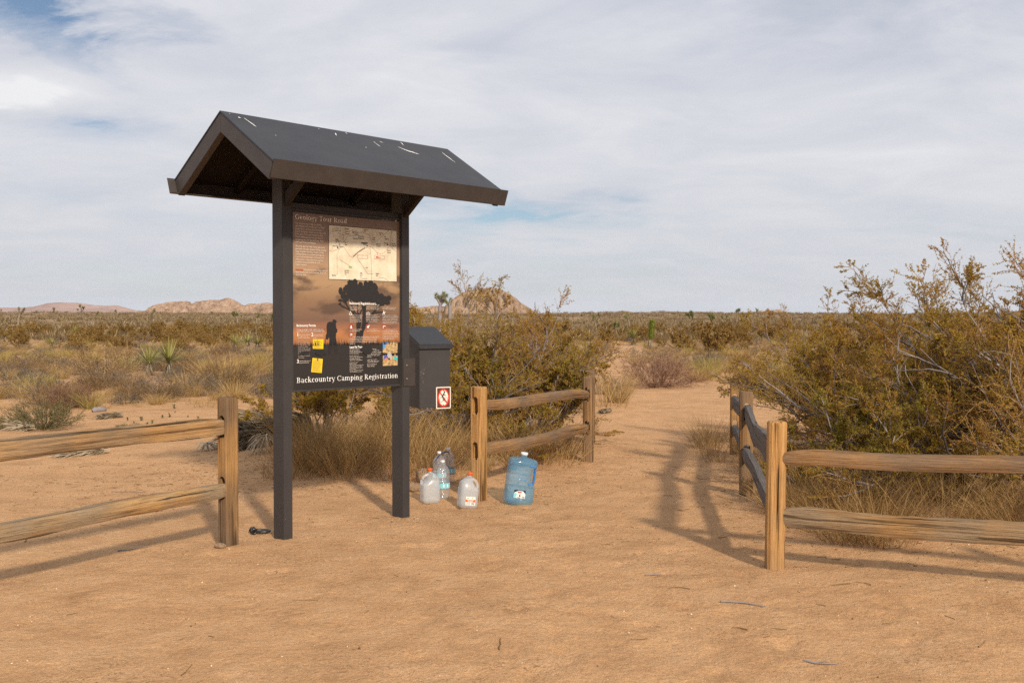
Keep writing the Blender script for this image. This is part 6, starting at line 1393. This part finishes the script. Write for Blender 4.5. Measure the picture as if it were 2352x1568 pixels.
lv = [(max(q[0], .004), q[1] - .004, q[2] - .004) + tuple(q[3:]) for q in secs if q[0] < .158]; link('water', loft(lv, 40), M['blue_water'], e)
link('handle', tube_me(smoothline([(.062, 0, .322), (.104, 0, .318), (.112, 0, .295), (.112, 0, .20), (.104, 0, .172), (.068, 0, .168)], 20), .0105, 8), M['blue_solid'], e)
link('cap', loft([(.408, .030, .030, 0, 0, 2), (.428, .030, .030, 0, 0, 2), (.431, .027, .027, 0, 0, 2)], 28), M['white_cap'], e)
f = Flat(-d_ - .0012); f.poly([(-.066, .062), (.032, .062), (.032, .128), (-.066, .128)]); f.done('label', M['label_white'], e)
f = Flat(-d_ - .0018); f.poly([(-.066, .104), (-.030, .122), (.010, .122), (.032, .100), (.032, .128), (-.066, .128)]); f.disc((-.014, .083), .0075, .0075, 14); f.line([(-.030, .067), (-.008, .067)], .005)
for i in range(8): f.line([(.006 + i * .003, .066), (.006 + i * .003, .078)], .0014)
f.done('label_print', M['label_navy'], e)
f = Flat(-d_ - .0018); f.poly([(-.066, .064), (-.046, .064), (-.040, .100), (-.066, .104)]); f.done('label_panel', M['label_teal'], e)
f = Flat(-d_ - .0022); f.poly([(-.036, .106), (.000, .108), (.002, .115), (-.034, .115)]); f.poly([(-.028, .098), (-.004, .098), (-.004, .1015), (-.028, .1015)]); f.done('label_mark', M['label_red'], e)
# raised bars on the blue jug
for z in (.215, .262): link('grip_bar', tube_me([(-.055, -d_ + .003, z + .006), (-.03, -d_ - .003, z + .002), (.01, -d_ - .003, z - .001), (.035, -d_ + .003, z + .002)], .005, 8), M['blue_pet'], e)

# ------------------------------------------------------------------ black shackle lying by the kiosk post
M['iron'] = flat('black_iron', (.012, .013, .015), .35, .6)
x, y = onground(585, 1227); e = empty('shackle', (x, y, gz(x, y) + .016), .12); tag(e, 'black iron shackle lying on the sand at the first kiosk post', 'shackle')
def torus(R_, r0, loc, rot, n=22):
    P = np.array([[(R_ * math.cos(2 * math.pi * i / n), 0, R_ * math.sin(2 * math.pi * i / n)) for i in range(n + 1)]]); V, Q_ = tubes(P, np.full((1, n + 1), r0), 10); M_ = Matrix.Translation(loc) @ Euler(rot).to_matrix().to_4x4(); me = mesh_np('eye', V, Q_, smooth=True); me.transform(M_); return me
link('eye', torus(.017, .0085, (.0, -.02, .006), (.15, 0, .35)), M['iron'], e); link('eye', torus(.017, .0085, (-.018, .018, .010), (.15, 0, .35)), M['iron'], e)
link('bow', tube_me(smoothline([(.015, -.022, .004), (.05, -.026, .002), (.085, -.02, .002), (.104, 0.0, .003), (.088, .022, .004), (.05, .026, .006), (.0, .02, .008)], 24), .0098, 10), M['iron'], e)

# ------------------------------------------------------------------ thin dust haze over the plain
hm = bpy.data.materials.new('haze'); hm.use_nodes = True; ht = hm.node_tree; ht.nodes.clear()
ho = ht.nodes.new('ShaderNodeOutputMaterial'); pv_ = ht.nodes.new('ShaderNodeVolumePrincipled'); pv_.inputs['Color'].default_value = (.86, .90, 1.0, 1); pv_.inputs['Density'].default_value = HAZE; pv_.inputs['Anisotropy'].default_value = .2
ht.links.new(pv_.outputs[0], ho.inputs['Volume'])
hz_ = link('haze', bm_mesh('haze', box_bm(-14000, 14000, -14000, 14000, -12, 135, 0)), hm); tag(hz_, kind='stuff')
sc.cycles.volume_bounces = 0
